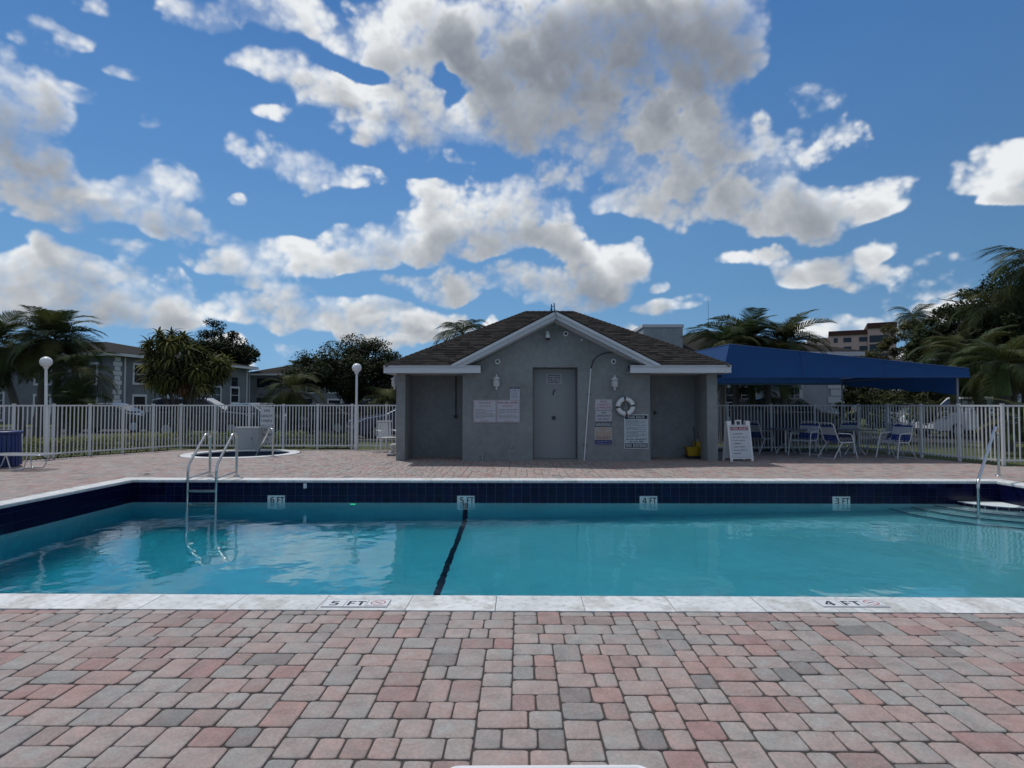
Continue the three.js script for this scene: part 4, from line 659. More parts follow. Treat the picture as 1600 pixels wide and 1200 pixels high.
// spa signs, cabinet, rail
{
  const p = at(417, 650, 18.5), q = at(417, 678.5, 18.5);
  sign('spa_sign', 'grey SPA CAPACITY 5 PEOPLE sign on the fence behind the spa', 0.41, 0.55, [p.x, p.y, -18.51], 0, (x, w, h) => { x.fillStyle = '#cacccf'; x.fillRect(0, 0, w, h); x.fillStyle = '#23242a'; fitText(x, 'SPA', w / 2, h * 0.2, h * 0.2, w * 0.5); fitText(x, 'CAPACITY', w / 2, h * 0.5, h * 0.2, w * 0.9); fitText(x, '5 PEOPLE', w / 2, h * 0.78, h * 0.2, w * 0.88); }, { px: 384 });
  sign('spa_sign', 'grey ADJ LIMIT 15 sign hung under the spa capacity sign', 0.41, 0.55, [q.x, q.y, -18.51], 0, (x, w, h) => { x.fillStyle = '#bdbcbd'; x.fillRect(0, 0, w, h); x.fillStyle = '#2c2a28'; fitText(x, 'SPA', w / 2, h * 0.25, h * 0.19, w * 0.5); fitText(x, 'ADJ LIMIT', w / 2, h * 0.52, h * 0.19, w * 0.9); fitText(x, '15', w / 2, h * 0.79, h * 0.19, w * 0.5); }, { px: 384 });
  const a = at(372, 690, 18.4), b = at(408, 690, 18.4), c = thing('equipment_cabinet', 'pale grey equipment cabinet standing against the fence beside the spa signs', 'cabinet', [(a.x + b.x) / 2, 0, -18.32]);
  const w = b.x - a.x; part('body', chamfered(w, 0.71, 0.3, 0.012), mat(0.38, 0.4, 0.41, 0.6), c); part('door', bx(-w / 2 + 0.03, w / 2 - 0.16, 0.05, 0.67, 0.15, 0.162), mat(0.4, 0.42, 0.43, 0.6), c); part('latch', cb(0.02, 0.05, 0.02, w / 2 - 0.19, 0.36, 0.172), M.darkGrey, c);
  const g = onGround(426, 713), r = thing('spa_handrail', 'single stainless handrail leaning down into the round spa', 'handrail', [g.x, 0, g.z]);
  part('rail', pipe([V(0, 0, 0), V(0, 0.72, 0), V(-0.12, 0.76, -0.07), V(-0.86, -0.5, -0.42)], 0.024, 0.1, 10), M.steel, r); part('flange', rod(V(0, 0, 0), V(0, 0.03, 0), 0.06, 0.045, 14), M.steel, r);
}
// pool ladder
{
  const l = thing('pool_ladder', 'stainless two-rail pool ladder at the far left of the pool', 'ladder', [-5.79, 0, -11.5]);
  const rung = (y) => [rod(V(-0.26, y, 0.68), V(0.26, y, 0.68), 0.02, 0.02, 10), cb(0.5, 0.015, 0.07, 0, y + 0.016, 0.69)];
  for (const s of [-0.262, 0.262]) {
    part('rail', pipe([V(s, 0, -0.1), V(s, 0.8, -0.1), V(s, 0.84, 0.06), V(s, 0.29, 0.67), V(s, -1.5, 0.68)], 0.024, 0.11, 12), M.steel, l);
    part('brace', rod(V(s, 0.09, -0.1), V(s, 0.05, 0.68), 0.017), M.steel, l); part('flange', rod(V(s, 0, -0.1), V(s, 0.028, -0.1), 0.068, 0.045, 16), M.steel, l);
  }
  for (const y of [-0.18, -0.48, -0.78, -1.08]) part('rung', rung(y), M.steel, l);
}
// corner handrail
{
  const g = onGround(1561, 744), t = at(1528, 752, 10.05), r = thing('pool_handrail', 'bent stainless handrail over the corner steps at the right of the pool', 'handrail', [g.x, 0, g.z]);
  const dx = t.x - g.x, dz = -10.05 - g.z;
  part('rail', pipe([V(0, 0, 0), V(0, 0.92, 0), V(dx * 0.12, 0.97, dz * 0.12), V(dx, 0.12, dz), V(dx * 1.01, -0.95, dz * 1.01)], 0.024, 0.12, 12), M.steel, r); part('flange', rod(V(0, 0, 0), V(0, 0.028, 0), 0.065, 0.045, 16), M.steel, r);
}
// litter bin
{
  const b = thing('litter_bin', 'blue slatted litter bin standing behind the aluminium lounger', 'bin', [-11.66, 0, -13.35], 0.2);
  part('liner', new THREE.CylinderGeometry(0.29, 0.25, 0.74, 24).translate(0, 0.39, 0), M.black, b);
  for (let i = 0; i < 24; i++) { const a = i / 24 * Math.PI * 2, g = cb(0.066, 0.72, 0.018); g.rotateX(-0.045).translate(0, 0.4, 0.305).rotateY(a); part('slat', g, M.binBlue, b); }
  part('lid', new THREE.LatheGeometry([[0.2, 0.81], [0.335, 0.8], [0.345, 0.77], [0.335, 0.74], [0.3, 0.74]].map(([a, c]) => new THREE.Vector2(a, c)), 28), M.binBlue, b); part('foot_ring', new THREE.CylinderGeometry(0.285, 0.29, 0.04, 24).translate(0, 0.025, 0), M.binBlue, b);
}
// loungers: tube frame and straps
function lounger(label, pos, turn, group, frame, strapMat, len, back) {
  const o = thing('sun_lounger', label, 'sun lounger', pos, turn, group), w = 0.29, y = 0.33, n = Math.round(len / 0.085);
  part('frame', pipe([V(0, y, -w), V(len - 0.02, y, -w), V(len, y, -w + 0.02), V(len, y, w - 0.02), V(len - 0.02, y, w), V(0, y, w), V(0, y, -w + 0.03)], 0.0135, 0.07, 10), frame, o);
  for (let i = 1; i < n; i++) part('strap', cb(0.05, 0.005, w * 2, len * i / n, y + 0.011, 0), strapMat, o);
  for (const x of [0.2, len * 0.62]) part('leg', [pipe([V(x, y, -w), V(x + 0.08, 0.018, -w + 0.03), V(x + 0.36, 0.018, -w + 0.03), V(x + 0.46, y, -w)], 0.012, 0.05, 8), pipe([V(x, y, w), V(x + 0.08, 0.018, w - 0.03), V(x + 0.36, 0.018, w - 0.03), V(x + 0.46, y, w)], 0.012, 0.05, 8)], frame, o);
  part('cross_bar', [rod(V(0.3, 0.018, -w + 0.03), V(0.3, 0.018, w - 0.03), 0.011), rod(V(len * 0.62 + 0.1, 0.018, -w + 0.03), V(len * 0.62 + 0.1, 0.018, w - 0.03), 0.011)], frame, o);
  return o;
}
lounger('low aluminium lounger laid flat in front of the blue bin', [-11.98, 0, -12.75], -0.03, 'loungers on the deck', M.alu, M.grey, 1.92);
lounger('white framed lounger whose rounded foot end lies on the near pavers', [0.12, 0, 0.12], Math.PI / 2 + 0.02, 'loungers on the deck', M.white, M.whiteStrap, 1.9);

// white plastic armchair and vacuum hose beside the house
{
  const p = at(606, 690, 17.9), c = thing('plastic_armchair', 'white plastic armchair standing by the fence left of the pool house', 'chair', [p.x, 0, -17.75], 0.5);
  part('seat', chamfered(0.46, 0.03, 0.44, 0.01).translate(0, 0.4, 0), M.plastic, c);
  const bk = []; for (let i = 0; i < 5; i++) bk.push(cb(0.06, 0.42, 0.018, -0.17 + i * 0.085, 0.66, -0.22)); part('backrest', [...bk.map((g) => g.rotateX(-0.16).translate(0, 0.02, 0.07)), cb(0.46, 0.06, 0.025, 0, 0.89, -0.29)], M.plastic, c);
  for (const s of [-0.24, 0.24]) { part('arm', pipe([V(s, 0.62, -0.26), V(s, 0.63, 0.2), V(s, 0.4, 0.24)], 0.018, 0.06), M.plastic, c); part('leg', rod(V(s * 0.9, 0.42, 0.2), V(s * 1.08, 0, 0.24), 0.022, 0.016), M.plastic, c); part('leg', rod(V(s * 0.9, 0.42, -0.2), V(s * 1.08, 0, -0.28), 0.022, 0.016), M.plastic, c); }
  const q = at(613, 700, 16.3), h = thing('vacuum_hose', 'pale pool vacuum hose with a grey head lying at the house corner', 'hose', [q.x, 0, -16.3]);
  part('hose', pipe([V(0.3, 0.12, 0.1), V(0.12, 0.3, 0.02), V(-0.06, 0.27, 0), V(0.04, 0.16, 0), V(-0.06, 0.06, 0)], 0.045, 0.1, 10), mat(0.5, 0.52, 0.52, 0.6), h); part('head', chamfered(0.2, 0.075, 0.26, 0.02).translate(-0.02, 0, 0.02), M.grey, h);
}
// blue canopy
{
  const c = thing('shade_canopy', 'blue fabric shade canopy over the patio tables beside the pool house', 'canopy');
  const y0 = 2.09, X0 = 5.15, X1 = 11.4, ZF = -15.2, ZB = -21.2, L = V(X0, y0, ZF), R = V(X1, y0, ZF), R1 = V(X1, 2.31, ZF - 0.03), A = V(5.42, 2.955, -15.42), A2 = V(5.62, 3.1, -19.4), BL = V(X0, y0, ZB), BR = V(X1, y0, ZB), BR1 = V(X1, 2.31, ZB + 0.03), BA = V(5.5, 3.0, -21.0);
  const grid = (a, b, d, e, n, sag, dir = V(0, -1, 0)) => {           // cloth patch a-b (bottom), d-e (top), slightly slack between its edges
    const P = [], f = (s, t) => { const p = a.clone().lerp(b, s).lerp(d.clone().lerp(e, s), t), k = Math.sin(Math.PI * s) * Math.sin(Math.PI * t); p.addScaledVector(dir, sag * k + 0.009 * k * Math.sin(s * 23 + t * 5) + 0.006 * k * Math.sin(s * 51 - t * 9)); return p.toArray(); };
    for (let i = 0; i < n; i++) for (let j = 0; j < 8; j++) P.push(...quad(f(i / n, j / 8), f((i + 1) / n, j / 8), f((i + 1) / n, (j + 1) / 8), f(i / n, (j + 1) / 8)));
    return tris(P);
  };
  part('front_panel', grid(L, R, A, R1, 44, 0.05, V(0, 0, -1)), M.canopy, c);
  part('left_panel', [grid(V(X0, y0, -19.5), L, A2, A, 16, 0.04, V(1, 0, 0)), grid(BL, V(X0, y0, -19.5), BA, A2, 6, 0.02, V(1, 0, 0))], M.canopy, c);
  part('top_panel', [grid(R1, V(X1, 2.31, -19.4), A, A2, 30, 0.09), grid(V(X1, 2.31, -19.4), BR1, A2, BA, 10, 0.03)], M.canopy, c);
  part('back_panel', grid(BR, BL, BR1, BA, 20, 0.03, V(0, 0, 1)), M.canopy, c);
  const val = (a, b, dropA, dropB, n = 24) => { const P = [], f = (s, t) => { const p = a.clone().lerp(b, s), nrm = b.clone().sub(a).cross(V(0, 1, 0)).normalize(); p.y -= (dropA + (dropB - dropA) * s + 0.02 * Math.sin(s * n)) * t; p.addScaledVector(nrm, 0.02 * Math.sin(s * n * 1.3) * t); return p.toArray(); }; for (let i = 0; i < n; i++) P.push(...quad(f(i / n, 0), f((i + 1) / n, 0), f((i + 1) / n, 1), f(i / n, 1))); return tris(P); };
  part('side_curtain', val(V(X1 - 0.02, 2.3, ZF - 0.35), V(X1 - 0.02, 2.3, ZB + 0.1), 0.64, 0.24), M.canopy, c);
  const seam = (a, b) => pipe([a, b], 0.012, 0, 6); part('edge_cord', [seam(L, A), seam(A, R1), seam(A, A2), seam(L, R)], mat(0.03, 0.08, 0.24, 0.9), c);
  for (const x of [7.2, 9.3]) { const t = (x - X0) / (X1 - X0), top = A.clone().lerp(R1, (x - A.x) / (R1.x - A.x)); part('panel_seam', pipe([V(x, y0, ZF + 0.004), V(x, top.y, ZF + (top.z - ZF) + 0.004)], 0.005, 0, 5), mat(0.012, 0.04, 0.15, 0.9), c); }
  for (const [x, z] of [[11.22, -15.4], [11.3, -21.0], [5.4, -21.0]]) part('post', rod(V(x, -0.05, z), V(x, 2.28, z), 0.026, 0.026, 12), M.grey, c);
  part('frame_rail', [rod(V(5.35, 2.12, -15.35), V(11.3, 2.12, -15.35), 0.022), rod(V(5.35, 2.12, -21.1), V(11.3, 2.12, -21.1), 0.022), rod(V(11.3, 2.2, -15.35), V(11.3, 2.2, -21.1), 0.022), rod(V(5.5, 2.85, -15.5), V(5.65, 2.98, -19.4), 0.022), rod(V(8.3, 2.5, -15.4), V(8.3, 2.55, -21.0), 0.022)], M.grey, c);
}
// patio chairs and tables
function patioTable(label, pos) {
  const t = thing('patio_table', label, 'table', pos, 0, 'patio tables under the canopy');
  part('table_top', new THREE.LatheGeometry([[0, 0.715], [0.56, 0.715], [0.575, 0.7], [0.56, 0.685], [0, 0.69]].map(([a, b]) => new THREE.Vector2(a, b)), 36), mat(0.16, 0.17, 0.19, 0.35), t);
  part('pedestal', rod(V(0, 0.04, 0), V(0, 0.69, 0), 0.03, 0.03, 12), M.alu, t);
  for (let i = 0; i < 4; i++) part('leg', pipe([V(0, 0.3, 0), V(0.18, 0.22, 0), V(0.36, 0.015, 0)], 0.014, 0.1).rotateY(i * Math.PI / 2 + 0.4), M.alu, t);
  return t;
}
patioTable('round patio table ringed by white strap chairs under the canopy', [9.25, 0, -16.65]);
patioTable('second round patio table deeper in shade nearer the pool house', [7.55, 0, -17.05]);
{
  const c = thing('patio_chair', '', 'chair', [0, 0, 0], 0, 'strap patio chairs under the canopy'), w = 0.27;
  for (const s of [-w, w]) {
    part('side_frame', [pipe([V(s * 1.08, 0.012, 0.34), V(s, 0.64, 0.2), V(s, 0.66, -0.2)], 0.0135, 0.09, 8), pipe([V(s * 0.98, 0.42, 0.22), V(s * 0.98, 0.41, -0.17), V(s * 0.93, 0.9, -0.34)], 0.0135, 0.1, 8)], M.fence, c);
    part('rear_leg', rod(V(s * 0.98, 0.43, -0.08), V(s * 1.08, 0.012, -0.36), 0.0125), M.fence, c);
  }
  part('top_bar', pipe([V(-w * 0.93, 0.86, -0.325), V(-w * 0.8, 0.915, -0.345), V(w * 0.8, 0.915, -0.345), V(w * 0.93, 0.86, -0.325)], 0.0135, 0.06, 8), M.fence, c);
  part('foot_bar', rod(V(-w * 1.08, 0.014, -0.36), V(w * 1.08, 0.014, -0.36), 0.012), M.fence, c); part('seat_bar', rod(V(-w * 0.98, 0.41, 0.22), V(w * 0.98, 0.41, 0.22), 0.012), M.fence, c);
  for (let i = 0; i < 8; i++) { const t = (i + 0.5) / 8; part('back_strap', cb(w * 1.92, 0.046, 0.005).rotateX(-0.33).translate(0, 0.46 + t * 0.4, -0.187 - t * 0.14 + 0.012), i < 3 ? M.blueStrap : i === 7 ? M.blueStrap : M.whiteStrap, c); }
  for (let i = 0; i < 7; i++) part('seat_strap', cb(w * 1.96, 0.005, 0.046, 0, 0.434, -0.15 + i * 0.058), i < 4 ? M.blueStrap : M.whiteStrap, c);
  const face = (x, z, tx, tz) => Math.atan2(tx - x, tz - z);
  const put = [[8.3, -15.7, 9.4, -15.95, 'strap patio chair with its back to the A-frame board, drawn up to the ringed table'], [9.8, -15.7, 8.7, -16.15, 'strap patio chair at the front of the ringed table nearest the slanting fence'], [10.15, -16.75, 9.2, -16.65, 'strap patio chair tucked between the ringed table and the slanting fence'], [9.4, -17.5, 9.3, -16.6, 'strap patio chair behind the ringed table facing the pool'], [7.85, -16.55, 6.9, -17.3, 'strap patio chair in front of the second table deeper in shade'], [6.95, -17.4, 7.6, -17.05, 'strap patio chair on the pool house side of the second table']];
  put.forEach(([x, z, tx, tz, label], i) => { if (i) copy(c, [x, 0, z], face(x, z, tx, tz), label); else { c.position.set(x, 0, z); c.rotation.y = face(x, z, tx, tz); c.userData.label = label; } });
}
// A-frame notice board
{
  const a = thing('sandwich_board', 'white A-frame POOL RULES board with red header at the pool house corner', 'sign', [5.43, 0, -14.95], 0.2);
  const lean = 0.16, H = 1.05, w = 0.62;
  const panel = (s) => { const g = [bx(-w / 2, w / 2, 0.06, 0.9, -0.014, 0.014), bx(-w / 2, -w / 2 + 0.06, 0, 0.06, -0.014, 0.014), bx(w / 2 - 0.06, w / 2, 0, 0.06, -0.014, 0.014), bx(-w / 2, -w / 2 + 0.11, 0.9, 1.0, -0.014, 0.014), bx(w / 2 - 0.11, w / 2, 0.9, 1.0, -0.014, 0.014)]; return g.map((q) => q.rotateX(-s * lean).translate(0, 0.002, s * 0.19)); };
  part('front_board', panel(1), M.plastic, a); part('rear_board', panel(-1), M.plastic, a);
  part('handle', [cb(0.16, 0.03, 0.028, 0, 1.0, 0), cb(0.03, 0.11, 0.028, -0.065, 0.93, 0), cb(0.03, 0.11, 0.028, 0.065, 0.93, 0)].map((q) => q.translate(0, 0, 0.03)), M.plastic, a);
  const g = new THREE.PlaneGeometry(0.52, 0.8).translate(0, 0.49, 0.0175).rotateX(-lean).translate(0, 0.002, 0.19);
  part('print', g, print(0.52, 0.8, (x, W, Hh) => { x.fillStyle = '#c2c6cc'; x.fillRect(0, 0, W, Hh); x.strokeStyle = '#5c5560'; x.lineWidth = 3; x.strokeRect(4, 4, W - 8, Hh - 8); x.fillStyle = '#7c2430'; x.fillRect(W * 0.05, Hh * 0.05, W * 0.9, Hh * 0.105); x.fillStyle = '#d8d4d8'; fitText(x, 'POOL RULES', W / 2, Hh * 0.104, Hh * 0.09, W * 0.78); x.fillStyle = '#2a2a36'; [0.7, 0.96, 0.82, 0.56, 0.74, 0.9, 0.42].forEach((f, i) => greek(x, W * 0.12, Hh * (0.25 + i * 0.1), W * 0.8, Hh * 0.032, 200 + i, f)); }, 640), a, true);
}

// ───────── plants ─────────
function frondGeo(seed, { len = 1, droop = 1.6, leaf = 0.34, n = 30, wide = 0.035, hang = 0.5, fold = 0.35 } = {}) {
  const r = rng(seed), P = [], pts = []; let x = 0, y = 0;
  for (let i = 0; i <= 24; i++) { const t = i / 24, a = -droop * Math.pow(t, 1.35); pts.push([x, y, a]); x += Math.cos(a) * len / 24; y += Math.sin(a) * len / 24; }
  const spine = (t) => { const f = t * 24, i = Math.min(23, Math.floor(f)), k = f - i, a = pts[i], b = pts[i + 1]; return [a[0] + (b[0] - a[0]) * k, a[1] + (b[1] - a[1]) * k, a[2]]; };
  for (let i = 0; i < 12; i++) { const a = spine(i / 12), b = spine((i + 1) / 12), w0 = 0.016 * len * (1 - i / 13), w1 = 0.016 * len * (1 - (i + 1) / 13); P.push(...quad([a[0], a[1], -w0], [b[0], b[1], -w1], [b[0], b[1], w1], [a[0], a[1], w0])); }
  for (let i = 0; i < n; i++) for (const s of [-1, 1]) {
    const t = 0.14 + 0.86 * (i + 0.5 * r()) / n, [bx_, by, a] = spine(Math.min(0.999, t)), L = leaf * Math.pow(Math.sin(Math.PI * Math.min(0.97, 0.18 + t * 0.76)), 0.7) * (0.85 + 0.3 * r()), fw = 0.35 + 0.55 * t + 0.15 * (r() - 0.5), up = fold * (1 - t) + 0.15 * (r() - 0.5), w = wide * (0.8 + 0.4 * r());
    const dx = Math.cos(a), dy = Math.sin(a), nx = -dy, ny = dx;      // along and normal of the rib
    const d = [dx * fw + nx * up, dy * fw + ny * up, s], l = Math.hypot(...d); d[0] /= l; d[1] /= l; d[2] /= l;
    const m = [bx_ + d[0] * L * 0.55, by + d[1] * L * 0.55 - hang * L * 0.12, d[2] * L * 0.55], e = [bx_ + d[0] * L * 0.9, by + d[1] * L * 0.9 - hang * L * 0.62, d[2] * L * 0.92];
    const q = [dx * w / 2, dy * w / 2, 0], add = (p, k) => [p[0] + q[0] * k, p[1] + q[1] * k, p[2]], b0 = [bx_, by, 0];
    P.push(...quad(add(b0, -0.7), add(b0, 0.7), add(m, 1), add(m, -1)), ...add(m, -1), ...add(m, 1), ...e);
  }
  return join(tris(P));
}
const FROND = {
  droopy: [1, 2, 3, 4].map((s) => frondGeo(s, { droop: 1.9, leaf: 0.4, n: 44, hang: 1.2, wide: 0.016 })),
  stiff: [5, 6, 7, 8].map((s) => frondGeo(s, { droop: 1.2, leaf: 0.36, n: 40, hang: 0.45, wide: 0.023, fold: 0.6 })),
  lush: [12, 13, 14, 15].map((s) => frondGeo(s, { droop: 1.55, leaf: 0.27, n: 60, hang: 0.8, wide: 0.0135, fold: 0.5 })),
  fine: [9, 10, 11].map((s) => frondGeo(s, { droop: 1.75, leaf: 0.3, n: 46, hang: 0.5, wide: 0.014 })),
};
const palmGreens = [[0.036, 0.058, 0.017], [0.05, 0.072, 0.021], [0.03, 0.05, 0.016], [0.075, 0.084, 0.024]].map((c) => leafMat(...c, 0.3));
const dryFrond = leafMat(0.16, 0.11, 0.05, 0.25);
function palm(label, [x, z], h, L, { kind = 'stiff', n = 22, lean = [0, 0], trunk = 0.13, seed = 1, shaft = false, lowest = -0.5, group = 'palms around the pool', tone, dry = 0, tm = M.trunk } = {}) {
  const r = rng(seed * 131), p = thing('palm_tree', label, 'palm tree', [x, -0.07, z], 0, group), top = V(lean[0], h, lean[1]);
  part('trunk', pipe([V(0, 0, 0), V(lean[0] * 0.25, h * 0.35, lean[1] * 0.25), V(lean[0] * 0.65, h * 0.72, lean[1] * 0.65), top], (t) => trunk * (1.25 - 0.5 * t + 0.02 * Math.sin(t * 90)), 0.8, 12), tm, p);
  if (shaft) part('crown_shaft', pipe([top.clone().add(V(-lean[0] * 0.1, -0.1, 0)), top.clone().add(V(0, 0.9, 0))], (t) => trunk * (0.98 - 0.5 * t), 0, 12), M.crownShaft, p);
  const c = top.clone().add(V(0, shaft ? 0.75 : 0, 0)), set = FROND[kind];
  for (let i = 0; i < n; i++) {
    const f = (i + 0.5) / n, el = 1.35 - (1.35 - lowest) * Math.pow(f, 0.85) + (r() - 0.5) * 0.2, m = new THREE.Mesh(set[Math.floor(r() * set.length)], i >= n - dry ? dryFrond : tone ?? palmGreens[Math.floor(r() * 4)]);
    m.name = 'frond'; m.position.copy(c).add(V(0, 0.12 * (1 - f), 0)); m.rotation.order = 'YZX'; m.rotation.set((r() - 0.5) * 0.5, i * 2.39996 + (r() - 0.5) * 0.4, el); const k = L * (0.82 + 0.3 * r()); m.scale.set(k, k, k); p.add(m);
  }
  return p;
}
// broadleaf crown: leaf-sized faces in clumps along the branch ends
function leafCloud(centers, leaf, per, seed, tone, spread = 1) {
  const r = rng(seed), P = [], C = [];
  for (const [cx, cy, cz, cr] of centers) for (let i = 0; i < per; i++) {
    const u = r() * 2 - 1, a = r() * Math.PI * 2, q = Math.sqrt(1 - u * u), rad = cr * Math.pow(r(), 0.42) * spread, x = cx + Math.cos(a) * q * rad, y = cy + u * rad * 0.62, z = cz + Math.sin(a) * q * rad;
    const l = leaf * (0.6 + 0.8 * r()), w = l * 0.42, ay = r() * 6.28, ti = (r() - 0.35) * 1.6, dx = Math.cos(ay) * Math.cos(ti), dy = -Math.sin(ti), dz = Math.sin(ay) * Math.cos(ti), ro = r() * 2 - 1, sx = -Math.sin(ay), sz = Math.cos(ay), sy = ro * 0.7;
    const A = [x - dx * l / 2, y - dy * l / 2, z - dz * l / 2], B = [x + dx * l / 2, y + dy * l / 2, z + dz * l / 2], m1 = [x + sx * w / 2, y + sy * w / 2, z + sz * w / 2], m2 = [x - sx * w / 2, y - sy * w / 2, z - sz * w / 2];
    P.push(...A, ...m1, ...B, ...A, ...B, ...m2); const k = 0.7 + 0.6 * r(), yl = r() < 0.08 ? 1.5 : 1; for (let v = 0; v < 6; v++) C.push(tone[0] * k * yl, tone[1] * k, tone[2] * k);
  }
  return tris(P, C);
}
const LV = leafVC(0.3);
function broadleaf(label, [x, z], { h, r, base = 1.5, leaf = 0.16, per = 130, clumps = 60, tone = [0.04, 0.065, 0.02], seed = 3, trunkR = 0.2, flat: fl = 0.5, limbs = 7, group = 'broadleaf trees behind the fence' }) {
  const R = rng(seed * 77), t = thing('broadleaf_tree', label, 'tree', [x, -0.07, z], 0, group), limb = [], cs = [];
  limb.push(pipe([V(0, 0, 0), V(0.05, base * 0.5, 0), V(0, base, 0.02)], (k) => trunkR * (1.2 - 0.35 * k), 0.3, 10));
  const mid = (base + h) / 2, vr = (h - base) / 2;
  for (let i = 0; i < limbs; i++) {
    const a = i / limbs * 6.283 + R() * 0.6, e = V(Math.cos(a) * r * (0.45 + 0.3 * R()), base + (h - base) * (0.45 + 0.35 * R()), Math.sin(a) * r * (0.45 + 0.3 * R())), b = V(e.x * 0.45, base + (e.y - base) * 0.6, e.z * 0.45);
    limb.push(pipe([V(0, base * 0.75, 0), b, e], (k) => trunkR * (0.62 - 0.48 * k), 0.5, 7));
    for (let j = 0; j < 3; j++) limb.push(rod(b.clone().lerp(e, 0.3 + 0.3 * j), e.clone().add(V((R() - 0.5) * r * 0.45, (R() - 0.35) * vr * 0.4, (R() - 0.5) * r * 0.45)), trunkR * 0.16, trunkR * 0.05, 5));
  }
  part('trunk', limb, M.darkTrunk, t);
  for (let i = 0; i < clumps; i++) { const a = R() * 6.283, rad = r * Math.sqrt(R()) * 0.92, k = 1 - Math.pow(rad / r, 2.2) , y = mid + vr * (R() * 2 - 1) * Math.max(0.25, k) * (R() < 0.5 ? 1 : 0.9) + vr * fl * (k - 0.6) * 0.6; cs.push([Math.cos(a) * rad, Math.max(base * 0.9, y), Math.sin(a) * rad, r * (0.14 + 0.12 * R())]); }
  part('crown', leafCloud(cs, leaf, per, seed, tone), LV, t);
  return t;
}
function hedge(label, a, b, h, w, seed, tone = [0.07, 0.11, 0.03]) {
  const d = b.clone().sub(a), len = d.length(), t = thing('hedge', label, 'hedge', [a.x, -0.07, a.z], Math.atan2(-d.z, d.x), 'clipped hedges outside the fence'), cs = [], r = rng(seed);
  for (let x = 0.1; x < len; x += 0.2) for (const z of [-w / 3, 0, w / 3]) for (const y of [h * 0.3, h * 0.7]) cs.push([x + (r() - 0.5) * 0.15, y + (r() - 0.5) * 0.1, z, 0.22]);
  part('foliage', leafCloud(cs, 0.07, 70, seed, tone), LV, t);
  const st = []; for (let x = 0.15; x < len; x += 0.35) st.push(rod(V(x, 0, (r() - 0.5) * 0.2), V(x + 0.05, h * 0.7, (r() - 0.5) * 0.2), 0.015, 0.008, 5)); part('stems', st, M.darkTrunk, t);
}
const gx = (u, depth) => at(u, 632, depth).x, yv = (u, v, depth) => at(u, v, depth).y;

// left: palm clump, strap-leaf tree, hedges
palm('tall palm with dense dark fronds behind the globe lamp', [gx(60, 23), -23], 4.0, 1.75, { n: 28, seed: 2, trunk: 0.15, lowest: -0.75, lean: [0.3, 0] });
palm('palm at the outer edge of the dark clump by the blue bin', [gx(38, 24), -24], 3.8, 1.9, { n: 28, seed: 3, trunk: 0.14, lowest: -0.8, lean: [-1.0, 0.3] });
palm('upright palm with spiky top fronds in the middle of the dark clump', [gx(92, 22.5), -22.5], 3.9, 1.7, { n: 26, seed: 4, trunk: 0.11, lowest: -0.6, lean: [-0.2, 0] });
palm('shorter palm leaning right out of the dark clump with yellowing fronds', [gx(108, 22), -22], 2.5, 1.55, { n: 22, seed: 5, trunk: 0.1, lowest: -0.95, lean: [0.3, 0], dry: 2, kind: 'droopy' });
palm('low palm hanging fronds over the fence beside the dark clump', [gx(118, 21), -21], 1.5, 1.1, { n: 14, seed: 15, trunk: 0.08, lowest: -1.1, lean: [0.1, 0], dry: 3 });
{
  // strap-leaf tree: drooping rosettes on bare stems
  const leafR = (seed) => { const r = rng(seed), P = []; for (let i = 0; i < 34; i++) { const a = i * 2.4, el = 1.25 - 2.1 * (i / 34) + (r() - 0.5) * 0.3, L = 0.62 * (0.75 + 0.4 * r()), w = 0.1; let x = 0, y = 0, e = el; const pt = [[0, 0]]; for (let k = 0; k < 4; k++) { x += Math.cos(e) * L / 4; y += Math.sin(e) * L / 4; e -= 0.42; pt.push([x, y]); } const W = [0.5, 1, 0.85, 0.5, 0.02], c = Math.cos(a), s = Math.sin(a); for (let k = 0; k < 4; k++) { const f = (q, sd) => [c * pt[q][0] - s * sd * w * W[q] / 2, pt[q][1], s * pt[q][0] + c * sd * w * W[q] / 2]; P.push(...quad(f(k, -1), f(k, 1), f(k + 1, 1), f(k + 1, -1))); } } return join(tris(P)); };
  const set = [leafR(1), leafR(2), leafR(3)], ms = [leafMat(0.11, 0.12, 0.03), leafMat(0.08, 0.095, 0.026), leafMat(0.2, 0.19, 0.06), leafMat(0.055, 0.07, 0.02)], brown = leafMat(0.17, 0.09, 0.045);
  const D = 22.5, t = thing('strap_leaf_tree', 'bushy yellow-green tree of drooping strap leaves above the parked cars', 'tree', [gx(287, D), -0.07, -D]), r = rng(61), stems = [];
  const X = (u) => gx(u, D) - t.position.x, Y = (v) => 1.4 + (632 - v) / 930 * D + 0.07;
  const spots = []; for (let i = 0; i < 84; i++) { const a = r() * 6.283, q = Math.sqrt(r()), left = i % 5 < 2; spots.push(left ? [264 + Math.cos(a) * q * 30, 565 + Math.sin(a) * q * 44] : [305 + Math.cos(a) * q * 44, 580 + Math.sin(a) * q * 30]); }
  spots.push([268, 522], [258, 530], [280, 528], [246, 540], [292, 536]);
  for (const [u, v] of spots) { const m = new THREE.Mesh(set[Math.floor(r() * 3)], v > 606 && r() < 0.6 ? brown : ms[Math.floor(r() * 4)]); m.name = 'leaf_rosette'; m.position.set(X(u), Y(v), (r() - 0.5) * 1.7); m.rotation.set((r() - 0.5) * 0.7, r() * 6.28, (r() - 0.5) * 0.7); m.scale.setScalar(0.75 + 0.35 * r()); t.add(m); if (r() < 0.35) stems.push(pipe([V((r() - 0.5) * 0.3, 0, (r() - 0.5) * 0.3), V(m.position.x * 0.35, 1.1, m.position.z * 0.35), m.position.clone()], (k) => 0.05 - 0.03 * k, 0.4, 6)); }
  part('stems', stems, M.trunk, t);
}
